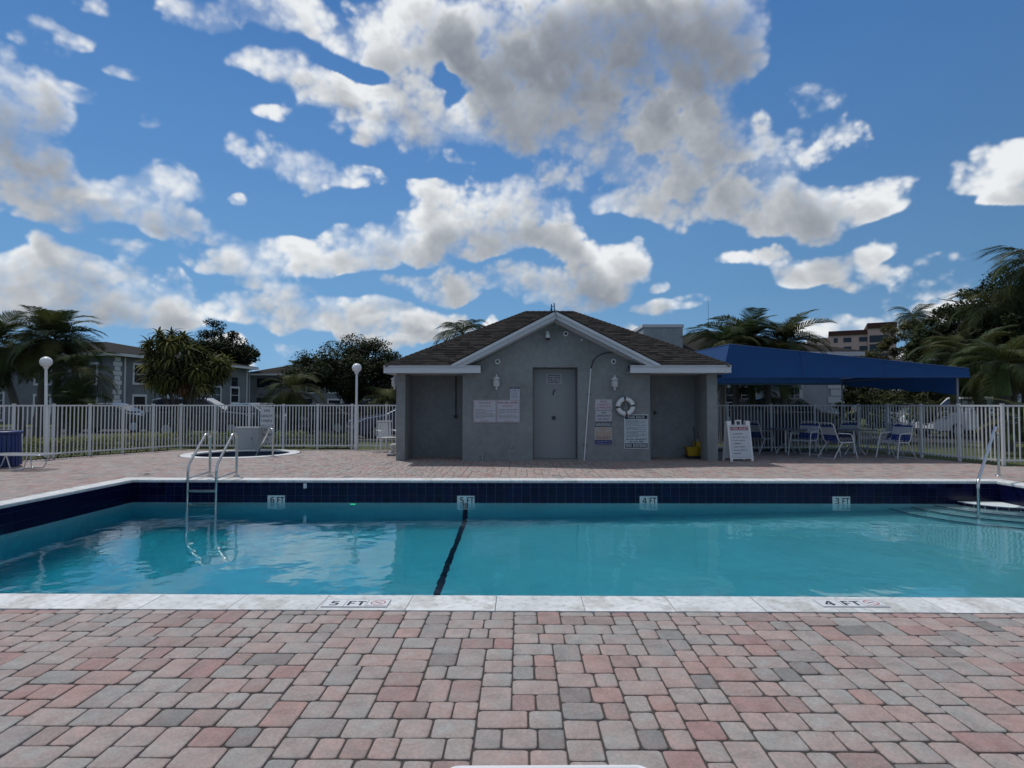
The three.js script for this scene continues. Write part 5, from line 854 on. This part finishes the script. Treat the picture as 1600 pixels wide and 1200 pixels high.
hedge('clipped hedge with yellow tips along the slanting fence by the lounger', V(-13.6, 0, -14.6), V(-11.3, 0, -19.2), 0.66, 0.6, 5, [0.17, 0.2, 0.04]);
hedge('clipped hedge outside the fence behind the spa and its cabinet', V(-11.3, 0, -20.2), V(-7.2, 0, -20.2), 0.6, 0.7, 6, [0.12, 0.16, 0.04]);
hedge('short dark hedge outside the fence between spa signs and globe lamp', V(-7.0, 0, -20.0), V(-5.6, 0, -20.0), 0.55, 0.7, 7, [0.05, 0.08, 0.024]);
broadleaf('big dark round tree rising behind the grey apartment roof', [gx(330, 72), -72], { h: 11.2, r: 5.2, base: 4, leaf: 0.36, per: 190, clumps: 110, tone: [0.022, 0.036, 0.014], seed: 5, trunkR: 0.4, group: 'trees behind the far buildings' });
broadleaf('broad dark spreading tree with bare forking limbs behind the parking lot', [gx(548, 34), -34], { h: 5.15, r: 3.6, base: 1.6, leaf: 0.17, per: 300, clumps: 130, tone: [0.024, 0.04, 0.012], seed: 8, trunkR: 0.24, flat: 0.5, limbs: 8 });
palm('small date palm with arching fine fronds above the parked sedan', [gx(456, 26.5), -26.5], 1.95, 1.75, { kind: 'fine', n: 34, seed: 21, trunk: 0.22, lowest: -0.7, tm: M.darkTrunk });
palm('pale drooping palm beside the pool house corner past the parking lot', [gx(604, 31), -31], 1.6, 1.7, { kind: 'droopy', n: 18, seed: 22, trunk: 0.13, lowest: -0.9, tone: leafMat(0.11, 0.12, 0.04) });
palm('feathery palm in the shade beside the house corner', [gx(622, 33), -33], 2.2, 1.9, { kind: 'droopy', n: 16, seed: 29, trunk: 0.15, lowest: -1.0, tone: leafMat(0.045, 0.06, 0.022) });
palm('distant small palm crown above the far flat roof', [gx(463, 95), -95], 7.2, 2.6, { kind: 'stiff', n: 14, seed: 23, trunk: 0.2 });
palm('queen palm crown showing over the shingle roof', [gx(735, 38), -38], 5.85, 2.1, { kind: 'droopy', n: 24, seed: 24, trunk: 0.16, lowest: -0.7, lean: [-0.5, 0] });
palm('second queen palm crown lower behind the roof slope', [gx(765, 40), -40], 5.7, 1.9, { kind: 'droopy', n: 18, seed: 25, trunk: 0.16, lowest: -0.6, lean: [0.3, 0] });
// right: clump over the canopy
palm('bushy palm at the pool house side of the clump above the canopy', [gx(1150, 25), -25], 3.85, 1.9, { kind: 'stiff', n: 30, seed: 31, trunk: 0.13, lowest: -0.8 });
palm('tall middle palm of the clump above the canopy', [gx(1178, 26), -26], 4.15, 1.9, { kind: 'stiff', n: 30, seed: 32, trunk: 0.13, lowest: -0.7, lean: [-0.2, 0] });
palm('dark palm at the far end of the clump above the canopy', [gx(1222, 25), -25], 3.95, 1.85, { kind: 'stiff', n: 30, seed: 33, trunk: 0.13, lowest: -0.8, lean: [0.2, 0] });
palm('feathery palm arching out of the clump above the canopy', [gx(1128, 24), -24], 3.7, 1.9, { kind: 'droopy', n: 18, seed: 34, trunk: 0.1, lowest: -0.4, lean: [0.1, 0] });
palm('lower palm filling the foot of the clump above the canopy', [gx(1200, 24.5), -24.5], 2.9, 1.7, { kind: 'stiff', n: 26, seed: 35, trunk: 0.12, lowest: -0.6 });
palm('small palm leaning over the house roof end', [gx(1108, 26), -26], 2.9, 1.5, { kind: 'droopy', n: 20, seed: 36, trunk: 0.1, lowest: -0.4, tone: leafMat(0.12, 0.11, 0.03) });
// right: garden mass
palm('lone slender palm standing clear before the pink tower block', [gx(1432, 62), -62], 10.3, 2.5, { kind: 'droopy', n: 26, seed: 41, trunk: 0.2, lowest: -0.7 });
palm('stout palm with leaning trunk and green shaft behind the right fence', [gx(1548, 21), -21], 2.1, 1.85, { kind: 'lush', n: 26, seed: 42, trunk: 0.2, lean: [-0.55, 0], shaft: true, lowest: -0.35 });
palm('straight palm with long green shaft by the corner post', [gx(1570, 19), -19], 1.85, 1.75, { kind: 'lush', n: 24, seed: 43, trunk: 0.19, shaft: true, lowest: -0.3, lean: [0, 0] });
palm('tall queen palm whose drooping crown tops the right garden', [gx(1625, 23), -23], 6.8, 1.9, { kind: 'droopy', n: 26, seed: 44, trunk: 0.15, lowest: -0.9 });
palm('queen palm hanging long fronds in the right garden below the tallest crown', [gx(1560, 25), -25], 5.3, 1.8, { kind: 'droopy', n: 32, seed: 45, trunk: 0.15, lowest: -1.0 });
palm('arching palm at the edge of the right garden above the canopy tip', [gx(1490, 26), -26], 3.7, 1.9, { kind: 'lush', n: 30, seed: 46, trunk: 0.13, lowest: -0.7 });
palm('dark spiky palm at the fence by the frame edge', [gx(1612, 17), -17], 0.8, 1.2, { kind: 'stiff', n: 18, seed: 47, trunk: 0.12, lowest: -0.3 });
broadleaf('leafy green tree at the top of the right garden mass', [gx(1520, 30), -30], { h: 6.9, r: 2.7, base: 2.2, leaf: 0.2, per: 220, clumps: 80, tone: [0.04, 0.06, 0.018], seed: 12, trunkR: 0.2 });
broadleaf('dense shaded tree filling the right garden behind the palms', [gx(1580, 29), -29], { h: 8.0, r: 3.4, base: 2.6, leaf: 0.2, per: 220, clumps: 100, tone: [0.03, 0.046, 0.015], seed: 13, trunkR: 0.24 });
broadleaf('yellow-green tree beside the lone slender palm', [gx(1412, 48), -48], { h: 7.9, r: 3.0, base: 1.6, leaf: 0.22, per: 220, clumps: 80, tone: [0.075, 0.078, 0.02], seed: 14, trunkR: 0.22 });
broadleaf('olive tree joining the yellow tree to the right garden', [gx(1462, 46), -46], { h: 7.2, r: 3.0, base: 1.6, leaf: 0.22, per: 220, clumps: 80, tone: [0.05, 0.06, 0.018], seed: 16, trunkR: 0.22 });
broadleaf('dark rounded tree between the grey house and the yellow-green tree', [gx(1372, 40), -40], { h: 3.9, r: 3.1, base: 0.8, leaf: 0.2, per: 200, clumps: 90, tone: [0.03, 0.045, 0.015], seed: 17, trunkR: 0.15 });
broadleaf('dark leafy tree at the frame edge in front of the tall queen palm', [gx(1602, 24), -24], { h: 5.4, r: 2.1, base: 2.4, leaf: 0.17, per: 240, clumps: 90, tone: [0.028, 0.045, 0.014], seed: 18, trunkR: 0.16 });
broadleaf('low dark tree closing the gap behind the right picket fence', [gx(1495, 33), -33], { h: 3.6, r: 2.6, base: 0.6, leaf: 0.18, per: 220, clumps: 90, tone: [0.032, 0.046, 0.016], seed: 19, trunkR: 0.14 });
for (const [u, D, h, r, s, label] of [[1465, 30, 2.2, 1.4, 51, 'rounded shrub under the canopy tip outside the right fence'], [1520, 31, 2.0, 1.3, 52, 'olive shrub between the canopy tip and the leaning palm'], [1335, 25, 2.2, 0.8, 53, 'pale leafy shrub at the corner of the grey house behind the canopy'], [1412, 22.5, 1.85, 1.5, 54, 'dark shrub outside the fence below the canopy side curtain']])
  broadleaf(label, [gx(u, D), -D], { h, r, base: 0.3, leaf: 0.13, per: 130, clumps: 34, tone: [0.06, 0.075, 0.025], seed: s, trunkR: 0.06, group: 'shrubs outside the right fence' });

// ───────── parking lot, buildings, cars ─────────
structure('parking_lot', [bx(-60, -1.0, -0.4, -0.055, -36, -23.2)], M.asphalt);
structure('parking_lot', [bx(3, 60, -0.4, -0.055, -29.0, -22.5)], M.asphalt);
structure('kerb', [bx(-60, -1.0, -0.3, 0.05, -23.2, -23.05)], M.kerb);
structure('kerb', [bx(-60, -1.0, -0.3, 0.05, -36.2, -36.0)], M.kerb);
function hip(w, d, y, over, slope) {     // eaves at y, box w x d centred on x, front at z = 0
  const x0 = -w / 2 - over, x1 = w / 2 + over, z0 = over, z1 = -d - over, W = x1 - x0, D = z0 - z1, run = Math.min(W, D) / 2, yr = y + run * slope;
  const a = W >= D ? [V(x0 + run, yr, (z0 + z1) / 2), V(x1 - run, yr, (z0 + z1) / 2)] : [V(0, yr, z0 - run), V(0, yr, z1 + run)];
  const c = [V(x0, y, z0), V(x1, y, z0), V(x1, y, z1), V(x0, y, z1)];
  return W >= D ? [slab([c[0], c[1], a[1], a[0]], 0.05), slab([c[2], c[3], a[0], a[1]], 0.05), slab([c[1], c[2], a[1]], 0.05), slab([c[3], c[0], a[0]], 0.05)] : [slab([c[0], c[1], a[0]], 0.05), slab([c[2], c[3], a[1]], 0.05), slab([c[1], c[2], a[1], a[0]], 0.05), slab([c[3], c[0], a[0], a[1]], 0.05)];
}
// a house in its own axes: front at z = 0 facing +z; windows as [face, along, y, w, h, style]
function building(name, label, pos, turn, { w, d, h, slope = 0.4, over = 0.5, wall = M.wallGrey, roof = M.roofFlat, windows = [], quoins = [], pipes = [], group }) {
  const b = thing(name, label, 'building', pos, turn, group);
  part('wall', bx(-w / 2, w / 2, -0.3, h, -d, 0), wall, b);
  const rf = part('roof', hip(w, d, h + 0.14, over, slope), roof, b);
  part('fascia', [bx(-w / 2 - over, w / 2 + over, h - 0.1, h + 0.11, over - 0.04, over), bx(-w / 2 - over, w / 2 + over, h - 0.1, h + 0.11, -d - over, -d - over + 0.04), bx(-w / 2 - over, -w / 2 - over + 0.04, h - 0.1, h + 0.11, -d - over + 0.042, over - 0.042), bx(w / 2 + over - 0.04, w / 2 + over, h - 0.1, h + 0.11, -d - over + 0.042, over - 0.042)], M.trim, rf);
  part('soffit', bx(-w / 2 - over + 0.05, w / 2 + over - 0.05, h - 0.06, h - 0.03, -d - over + 0.05, over - 0.05), M.soffit, rf);
  const frameOf = (face, along) => { const g = new THREE.Matrix4(); if (face === 'f') g.makeTranslation(along, 0, 0); else if (face === 'r') g.makeRotationY(Math.PI / 2).setPosition(w / 2, 0, -along); else g.makeRotationY(-Math.PI / 2).setPosition(-w / 2, 0, -along); return g; };
  for (const [face, along, y, ww, hh, style] of windows) {
    const m = frameOf(face, along), P = (g) => g.map((q) => q.applyMatrix4(m));
    const win = part('window', P([bx(-ww / 2, ww / 2, y, y + hh, 0.004, 0.02)]), M.glass, b);
    if (style === 'dark') continue;
    part('frame', P([bx(-ww / 2 - 0.16, ww / 2 + 0.16, y + hh, y + hh + 0.18, 0.003, 0.07), bx(-ww / 2 - 0.16, -ww / 2, y - 0.16, y + hh, 0.003, 0.06), bx(ww / 2, ww / 2 + 0.16, y - 0.16, y + hh, 0.003, 0.06), bx(-ww / 2, ww / 2, y - 0.16, y, 0.003, 0.075)]), M.quoin, win);
    const bars = [bx(-ww / 2, ww / 2, y + hh / 2 - 0.025, y + hh / 2 + 0.025, 0.021, 0.032)]; if (style === 'grid') for (const k of [0.25, 0.75]) bars.push(bx(-ww / 2, ww / 2, y + hh * k - 0.015, y + hh * k + 0.015, 0.021, 0.03)); if (style === 'grid') for (const k of [-0.17, 0.17]) bars.push(bx(ww * k - 0.015, ww * k + 0.015, y, y + hh, 0.0335, 0.038));
    part('mullion', P(bars), M.quoin, win);
    if (style === 'panel') part('apron_panel', P([bx(-ww / 2 - 0.16, ww / 2 + 0.16, y - 1.7, y - 0.165, 0.003, 0.05)]), M.quoin, win);
  }
  for (const [face, along, top] of quoins) { const m = frameOf(face, along); for (let y = 0.1, k = 0; y < (top ?? h) - 0.3; y += 0.36, k++) part('quoin', [bx(k % 2 ? -0.26 : -0.4, k % 2 ? 0.26 : 0.4, y, y + 0.32, 0.003, 0.06).applyMatrix4(m)], M.quoin, b); }
  for (const [face, along] of pipes) part('downspout', [bx(-0.05, 0.05, 0, h - 0.1, 0.005, 0.09).applyMatrix4(frameOf(face, along))], M.trim, b);
  return b;
}
// two-storey block on the left; its right flank runs away from the pool
{
  const turn = -0.138, w = 20, d = 17.6, cx = -30.9 - Math.cos(turn) * w / 2, cz = -44.7 + Math.sin(turn) * w / 2 ;
  building('apartment_block', 'grey two-storey apartment block with white quoins behind the left palms', [cx, -0.07, cz], turn, { w, d, h: 5.25, slope: 0.2, over: 0.7, windows: [
    ['r', 2.7, 3.2, 1.2, 1.4, 'plain'], ['r', 2.7, 0.7, 1.2, 1.4, 'panel'], ['r', 6.1, 3.2, 1.2, 1.4, 'plain'], ['r', 6.1, 0.7, 1.2, 1.4, 'plain'], ['r', 9.6, 0.0, 1.6, 2.2, 'dark'], ['r', 12.3, 3.3, 1.0, 0.9, 'dark'], ['r', 12.3, 1.7, 1.2, 1.4, 'plain'], ['r', 12.3, 0.2, 0.8, 1.0, 'dark'], ['r', 15.2, 3.3, 1.0, 0.9, 'dark'], ['r', 15.2, 1.7, 1.2, 1.4, 'plain'], ['r', 15.2, 0.2, 0.8, 1.0, 'dark'],
    ['f', 8.0, 3.1, 1.3, 1.4, 'plain'], ['f', 8.0, 0.7, 1.3, 1.4, 'grid'], ['f', 4.0, 3.1, 1.3, 1.4, 'plain'], ['f', 4.0, 0.7, 1.3, 1.4, 'grid'], ['f', -0.5, 3.1, 1.6, 1.5, 'plain'], ['f', -0.5, 0.3, 1.9, 2.0, 'grid'], ['f', -5, 3.1, 1.6, 1.5, 'plain'], ['f', -5, 0.7, 1.6, 1.5, 'grid']], quoins: [['r', 0.45]], pipes: [['r', 1.15], ['r', 17.2]] });
}
// far middle block with galleries
{
  const D = 74, x0 = gx(386, D), x1 = gx(640, D), w = x1 - x0, b = building('apartment_block', 'distant grey two-storey block with dark galleries behind the spreading tree', [(x0 + x1) / 2, -0.07, -D], 0, { w, d: 14, h: 5.2, slope: 0.3, windows: [
    ['f', -w / 2 + 2.8, 2.9, 3.2, 1.9, 'dark'], ['f', -w / 2 + 2.8, 0.1, 3.2, 2.2, 'dark'], ['f', -w / 2 + 7.2, 0.1, 2, 2.1, 'dark'], ['f', -w / 2 + 8.2, 3, 1.4, 1.5, 'plain'], ['f', -w / 2 + 11, 0.6, 1.5, 1.4, 'plain'], ['f', -w / 2 + 11, 3, 1.4, 1.5, 'plain'], ['f', -w / 2 + 14.5, 0.6, 1.5, 1.4, 'plain'], ['f', -w / 2 + 14.5, 3, 1.4, 1.5, 'plain'], ['f', w / 2 - 2, 3, 1.4, 1.5, 'plain']], pipes: [['f', -w / 2 + 0.3], ['f', -w / 2 + 6]] });
  part('stair_tower', bx(-w / 2 + 5.3, -w / 2 + 8.0, 4.8, 6.4, -2.4, 0.2), M.wallGrey, b); part('balcony_rail', bx(-w / 2 + 1.1, -w / 2 + 4.5, 2.75, 3.6, 0.02, 0.12), M.wallGrey, b);
}
// grey house behind the canopy
{
  const D = 30, x0 = 5.8, x1 = gx(1316, D), w = x1 - x0, b = building('grey_house', 'pale grey house with white window trim and quoins behind the canopy fence', [(x0 + x1) / 2, -0.07, -D], 0, { w, d: 11, h: 3.95, slope: 0.3, over: 0.75, wall: M.wallLight, windows: [
    ['f', gx(1152, D) - (x0 + x1) / 2, 0.85, 1.15, 1.45, 'grid'], ['f', gx(1237, D) - (x0 + x1) / 2, 0.85, 0.75, 1.45, 'grid'], ['r', 2.0, 0.85, 1.1, 1.45, 'grid']], quoins: [['f', w / 2 - 0.32, 3.8]] });
  const tx0 = gx(1006, D - 0.3) - (x0 + x1) / 2, tx1 = gx(1068, D - 0.3) - (x0 + x1) / 2, ty = yv(1030, 506, D);
  part('roof_block', bx(tx0, tx1, 2.5, ty - 0.15, -2.6, 0.3), M.wallLight, b); part('block_cap', bx(tx0 - 0.05, tx1 + 0.05, ty - 0.15, ty, -2.65, 0.35), M.trim, b);
  part('whip_antenna', rod(V(gx(1138, D) - (x0 + x1) / 2, 4, -3), V(gx(1138, D) - (x0 + x1) / 2, yv(1138, 463, D + 3), -3), 0.015, 0.008, 5), M.darkGrey, b);
}
// pink tower block
{
  const D = 150, x0 = gx(1262, D), x1 = gx(1398, D), b = thing('tower_block', 'distant pink multi-storey tower block with brown roof band', 'building', [(x0 + x1) / 2, -0.07, -D], -0.47), w = (x1 - x0) * 0.9, y = (v) => yv(1340, v, D);
  const xs = (u) => (gx(u, D) - (x0 + x1) / 2) * 0.9;
  part('wall', [bx(-w / 2, xs(1298), 0, y(525), -12, -1), bx(xs(1298), xs(1357), 0, y(523), -14, 0), bx(xs(1357), w / 2, 0, y(515), -14, 1)], M.pink, b);
  part('roof_band', [bx(xs(1297), xs(1357), y(523), y(516), -14.2, 0.4), bx(xs(1356), w / 2 + 0.2, y(515), y(507), -14.2, 1.4)], M.brownRoof, b);
  for (const v of [527, 541, 555, 569, 583]) {
    for (const u of [1308, 1326, 1350]) part('window', bx(xs(u - (u === 1308 ? 3 : 6)), xs(u + (u === 1308 ? 3 : 6)), y(v + 7), y(v), 0.02, 0.12), M.glass, b);
    part('gallery', bx(xs(1359), xs(1386), y(v + 10), y(v - 1), 1.02, 1.15), M.glass, b); part('gallery_rail', bx(xs(1358), xs(1387), y(v + 12), y(v + 10), 1.02, 1.3), M.pink, b);
  }
}
// white apartment house on the right
{
  const D = 36, x0 = gx(1500, D), b = building('apartment_block', 'whitish apartment house with outside stair behind the right palms', [x0 + 7, -0.07, -D], -0.1, { w: 14, d: 9, h: 4.3, slope: 0.3, wall: M.wallLight, windows: [['f', -5.2, 0.8, 1.1, 1.4, 'grid'], ['f', -2.8, 0.2, 0.5, 1.8, 'dark'], ['f', 0.5, 0.8, 1.2, 1.4, 'plain'], ['f', -5.2, 2.8, 1.1, 1.1, 'plain'], ['f', 0.5, 2.8, 1.2, 1.1, 'plain'], ['l', 3, 0.8, 1.2, 1.4, 'plain']], quoins: [['f', -1.6, 4.2]], pipes: [['f', -3.6]] });
  for (let k = 0; k < 9; k++) part('stair_tread', bx(-4.6 + k * 0.28, -4.3 + k * 0.28, 0.28 * k + 0.2, 0.28 * k + 0.3, 0.3, 1.3), M.quoin, b);
  part('stair_rail', [rod(V(-4.6, 1.2, 1.3), V(-2.1, 3.6, 1.3), 0.04), ...[0, 1, 2, 3, 4, 5].map((k) => rod(V(-4.5 + k * 0.45, 0.3 + k * 0.45, 1.3), V(-4.5 + k * 0.45, 1.25 + k * 0.45, 1.3), 0.025))], M.quoin, b);
}
// parked cars
function car(label, pos, turn, color, kind = 'sedan') {
  const c = thing('parked_car', label, 'car', pos, turn, 'cars parked beyond the fence'), paint = new THREE.MeshPhysicalMaterial({ color: col(...color), roughness: 0.35, clearcoat: 1, clearcoatRoughness: 0.06 });
  const K = { sedan: { L: 4.7, W: 1.8, body: [[-2.3, 0.35], [-2.34, 0.7], [-2.2, 0.95], [-1.5, 1.02], [0.9, 1.0], [1.9, 0.84], [2.28, 0.68], [2.34, 0.38], [2.2, 0.25], [-2.2, 0.25]], cab: [[-1.75, 1.0], [-1.05, 1.42], [0.15, 1.46], [1.15, 0.98]] }, suv: { L: 4.6, W: 1.86, body: [[-2.26, 0.4], [-2.3, 0.9], [-2.24, 1.1], [0.95, 1.1], [1.95, 0.98], [2.25, 0.8], [2.3, 0.42], [2.15, 0.3], [-2.15, 0.3]], cab: [[-2.2, 1.08], [-2.0, 1.62], [-1.6, 1.7], [0.1, 1.68], [1.1, 1.06]] }, pickup: { L: 5.4, W: 1.92, body: [[-2.7, 0.5], [-2.72, 1.08], [0.95, 1.1], [2.3, 1.02], [2.66, 0.85], [2.7, 0.45], [2.5, 0.36], [-2.55, 0.4]], cab: [[-0.85, 1.08], [-0.7, 1.72], [0.35, 1.72], [1.15, 1.06]] } }[kind];
  const shape = (p) => { const s = new THREE.Shape(); p.forEach(([x, y], i) => i ? s.lineTo(x, y) : s.moveTo(x, y)); s.closePath(); return s; };
  const ext = (p, w, bev) => new THREE.ExtrudeGeometry(shape(p), { depth: w - 2 * bev, bevelEnabled: true, bevelThickness: bev, bevelSize: bev * 0.6, bevelSegments: 2 }).translate(0, 0, -w / 2 + bev);
  part('body', ext(K.body, K.W, 0.09), paint, c); const cb2 = part('cabin', ext(K.cab, K.W - 0.22, 0.12), paint, c);
  const C = K.cab, n = C.length, lerp = (a, b, t) => [a[0] + (b[0] - a[0]) * t, a[1] + (b[1] - a[1]) * t], hw = (K.W - 0.22) / 2;
  const shield = (a, b, name) => { const p = lerp(a, b, 0.1), q = lerp(a, b, 0.88), dx = q[0] - p[0], dy = q[1] - p[1], l = Math.hypot(dx, dy), sg = name === 'windshield' ? 1 : -1, nx = Math.abs(dy / l) * sg, ny = Math.abs(dx / l); const o = 0.078; part(name, tris(quad([p[0] + nx * o, p[1] + ny * o, -hw + 0.1], [q[0] + nx * o, q[1] + ny * o, -hw + 0.17], [q[0] + nx * o, q[1] + ny * o, hw - 0.17], [p[0] + nx * o, p[1] + ny * o, hw - 0.1])), M.carGlass, cb2); };
  shield(C[n - 1], C[n - 2], 'windshield'); shield(C[0], C[1], 'rear_window');
  for (const s of [-1, 1]) { const top = C.slice(1, n - 1), y1 = Math.min(...top.map((p) => p[1])) - 0.08, xa = lerp(C[0], C[1], 0.75)[0] + 0.18, xb = lerp(C[n - 1], C[n - 2], 0.75)[0] - 0.2, xc = C[n - 1][0] - 0.28, xd = C[0][0] + 0.3, y0 = C[0][1] + 0.08, z = s * (hw + 0.004), m = (xd + xc) / 2; const q = (a, b, e, f) => { const g = tris(quad([a, y0, z], [b, y0, z], [e, y1, z - s * 0.02], [f, y1, z - s * 0.02])); return g; }; part('side_window', [q(xd, m - 0.04, m - 0.04, xa), q(m + 0.04, xc, xb, m + 0.04)], M.carGlass, cb2); part('mirror', cb(0.12, 0.12, 0.16, C[n - 1][0] - 0.35, C[n - 1][1] + 0.08, s * (hw + 0.12)), paint, c); }
  const wx_ = K.L * 0.3; for (const x of [-wx_, wx_]) for (const s of [-1, 1]) { const wl = part('wheel', new THREE.CylinderGeometry(0.33, 0.33, 0.22, 24).rotateX(Math.PI / 2).translate(x, 0.33, s * (K.W / 2 - 0.1)), M.tyre, c); part('rim', new THREE.CylinderGeometry(0.21, 0.21, 0.02, 16).rotateX(Math.PI / 2).translate(x, 0.33, s * (K.W / 2 + 0.02)), M.rim, wl); }
  const f = K.L / 2; for (const s of [-1, 1]) { part('headlight', new THREE.SphereGeometry(0.14, 12, 8).scale(0.7, 0.55, 1.3).translate(f - 0.16, 0.7, s * (K.W / 2 - 0.3)), M.headlight, c); part('tail_light', cb(0.06, 0.16, 0.32, -f + 0.0, 0.85, s * (K.W / 2 - 0.28)), M.lampRed, c); }
  part('bumper', [cb(0.1, 0.16, K.W - 0.3, f - 0.02, 0.42, 0), cb(0.1, 0.16, K.W - 0.3, -f + 0.02, 0.45, 0)], M.darkGrey, c); part('grille', cb(0.03, 0.14, 0.8, f + 0.0, 0.62, 0), M.black, c);
  return c;
}
const parkY = -0.055;
car('dark blue SUV parked behind the spa hedge', [gx(322, 28), parkY, -28], 0.2, [0.012, 0.015, 0.035], 'suv');
car('steel blue sedan with bright windshield parked beyond the spa signs', [gx(405, 29), parkY, -29], -0.35, [0.14, 0.17, 0.2], 'sedan');
car('black sedan parked side-on beneath the small date palm', [gx(505, 30), parkY, -30], Math.PI - 0.25, [0.012, 0.013, 0.02], 'sedan');
car('dark sedan parked below the spreading tree', [gx(585, 33), parkY, -33], 0.1, [0.02, 0.022, 0.028], 'sedan');
car('deep blue car nosing out past the white armchair', [gx(632, 26), parkY, -26], Math.PI + 0.5, [0.012, 0.02, 0.08], 'sedan');
car('dark car parked before the grey house behind the canopy fence', [gx(1232, 27), parkY, -27], 0.15, [0.015, 0.016, 0.018], 'suv');
car('white pickup truck parked beyond the slanting right fence', [gx(1516, 27), parkY, -27], Math.PI + 0.15, [0.75, 0.77, 0.8], 'pickup');
car('black sedan parked beyond the left picket fence by the palms', [gx(180, 31), parkY, -31], 0.1, [0.015, 0.016, 0.02], 'sedan');
{
  const g = thing('utility_box', 'tan utility box standing outside the shaded back fence', 'utility box', [gx(1165, 19.5), -0.07, -19.4]); part('body', chamfered(0.9, 1.25, 0.5, 0.02), mat(0.2, 0.18, 0.16, 0.8), g); part('lid', chamfered(0.95, 0.05, 0.55, 0.01).translate(0, 1.25, 0), mat(0.18, 0.16, 0.14, 0.8), g);
  const k = thing('utility_box', 'dark green utility box beside the tan one outside the back fence', 'utility box', [gx(1203, 19.6), -0.07, -19.6]); part('body', chamfered(1.0, 1.15, 0.5, 0.02), mat(0.04, 0.05, 0.045, 0.7), k); part('lid', chamfered(1.05, 0.05, 0.55, 0.01).translate(0, 1.15, 0), mat(0.05, 0.06, 0.055, 0.7), k);
}
// a few leaves blown on the deck
{
  const r = rng(91); for (const [u, v] of [[222, 703], [229, 741]]) { const p = onGround(u, v, 0.01), l = thing('fallen_leaf', v > 720 ? 'dry brown leaf lying on the far pavers close to the pool coping' : 'dry brown leaf lying on the far pavers near the slanting fence', 'leaf', [p.x, 0.012, p.z], r() * 6, 'fallen leaves'); part('blade', tris([...quad([-0.09, 0, 0], [0, 0.012, 0.045], [0.1, 0.004, 0], [0, 0.015, -0.045])]), mat(0.06, 0.035, 0.02, 0.9, { side: THREE.DoubleSide }), l); part('stalk', rod(V(-0.14, 0.003, 0.01), V(-0.08, 0.003, 0), 0.004, 0.003, 5), mat(0.08, 0.05, 0.03), l); }
}
scene.traverse((o) => { if (o.isMesh) { o.castShadow = true; o.receiveShadow = true; } });
renderer.render(scene, camera);
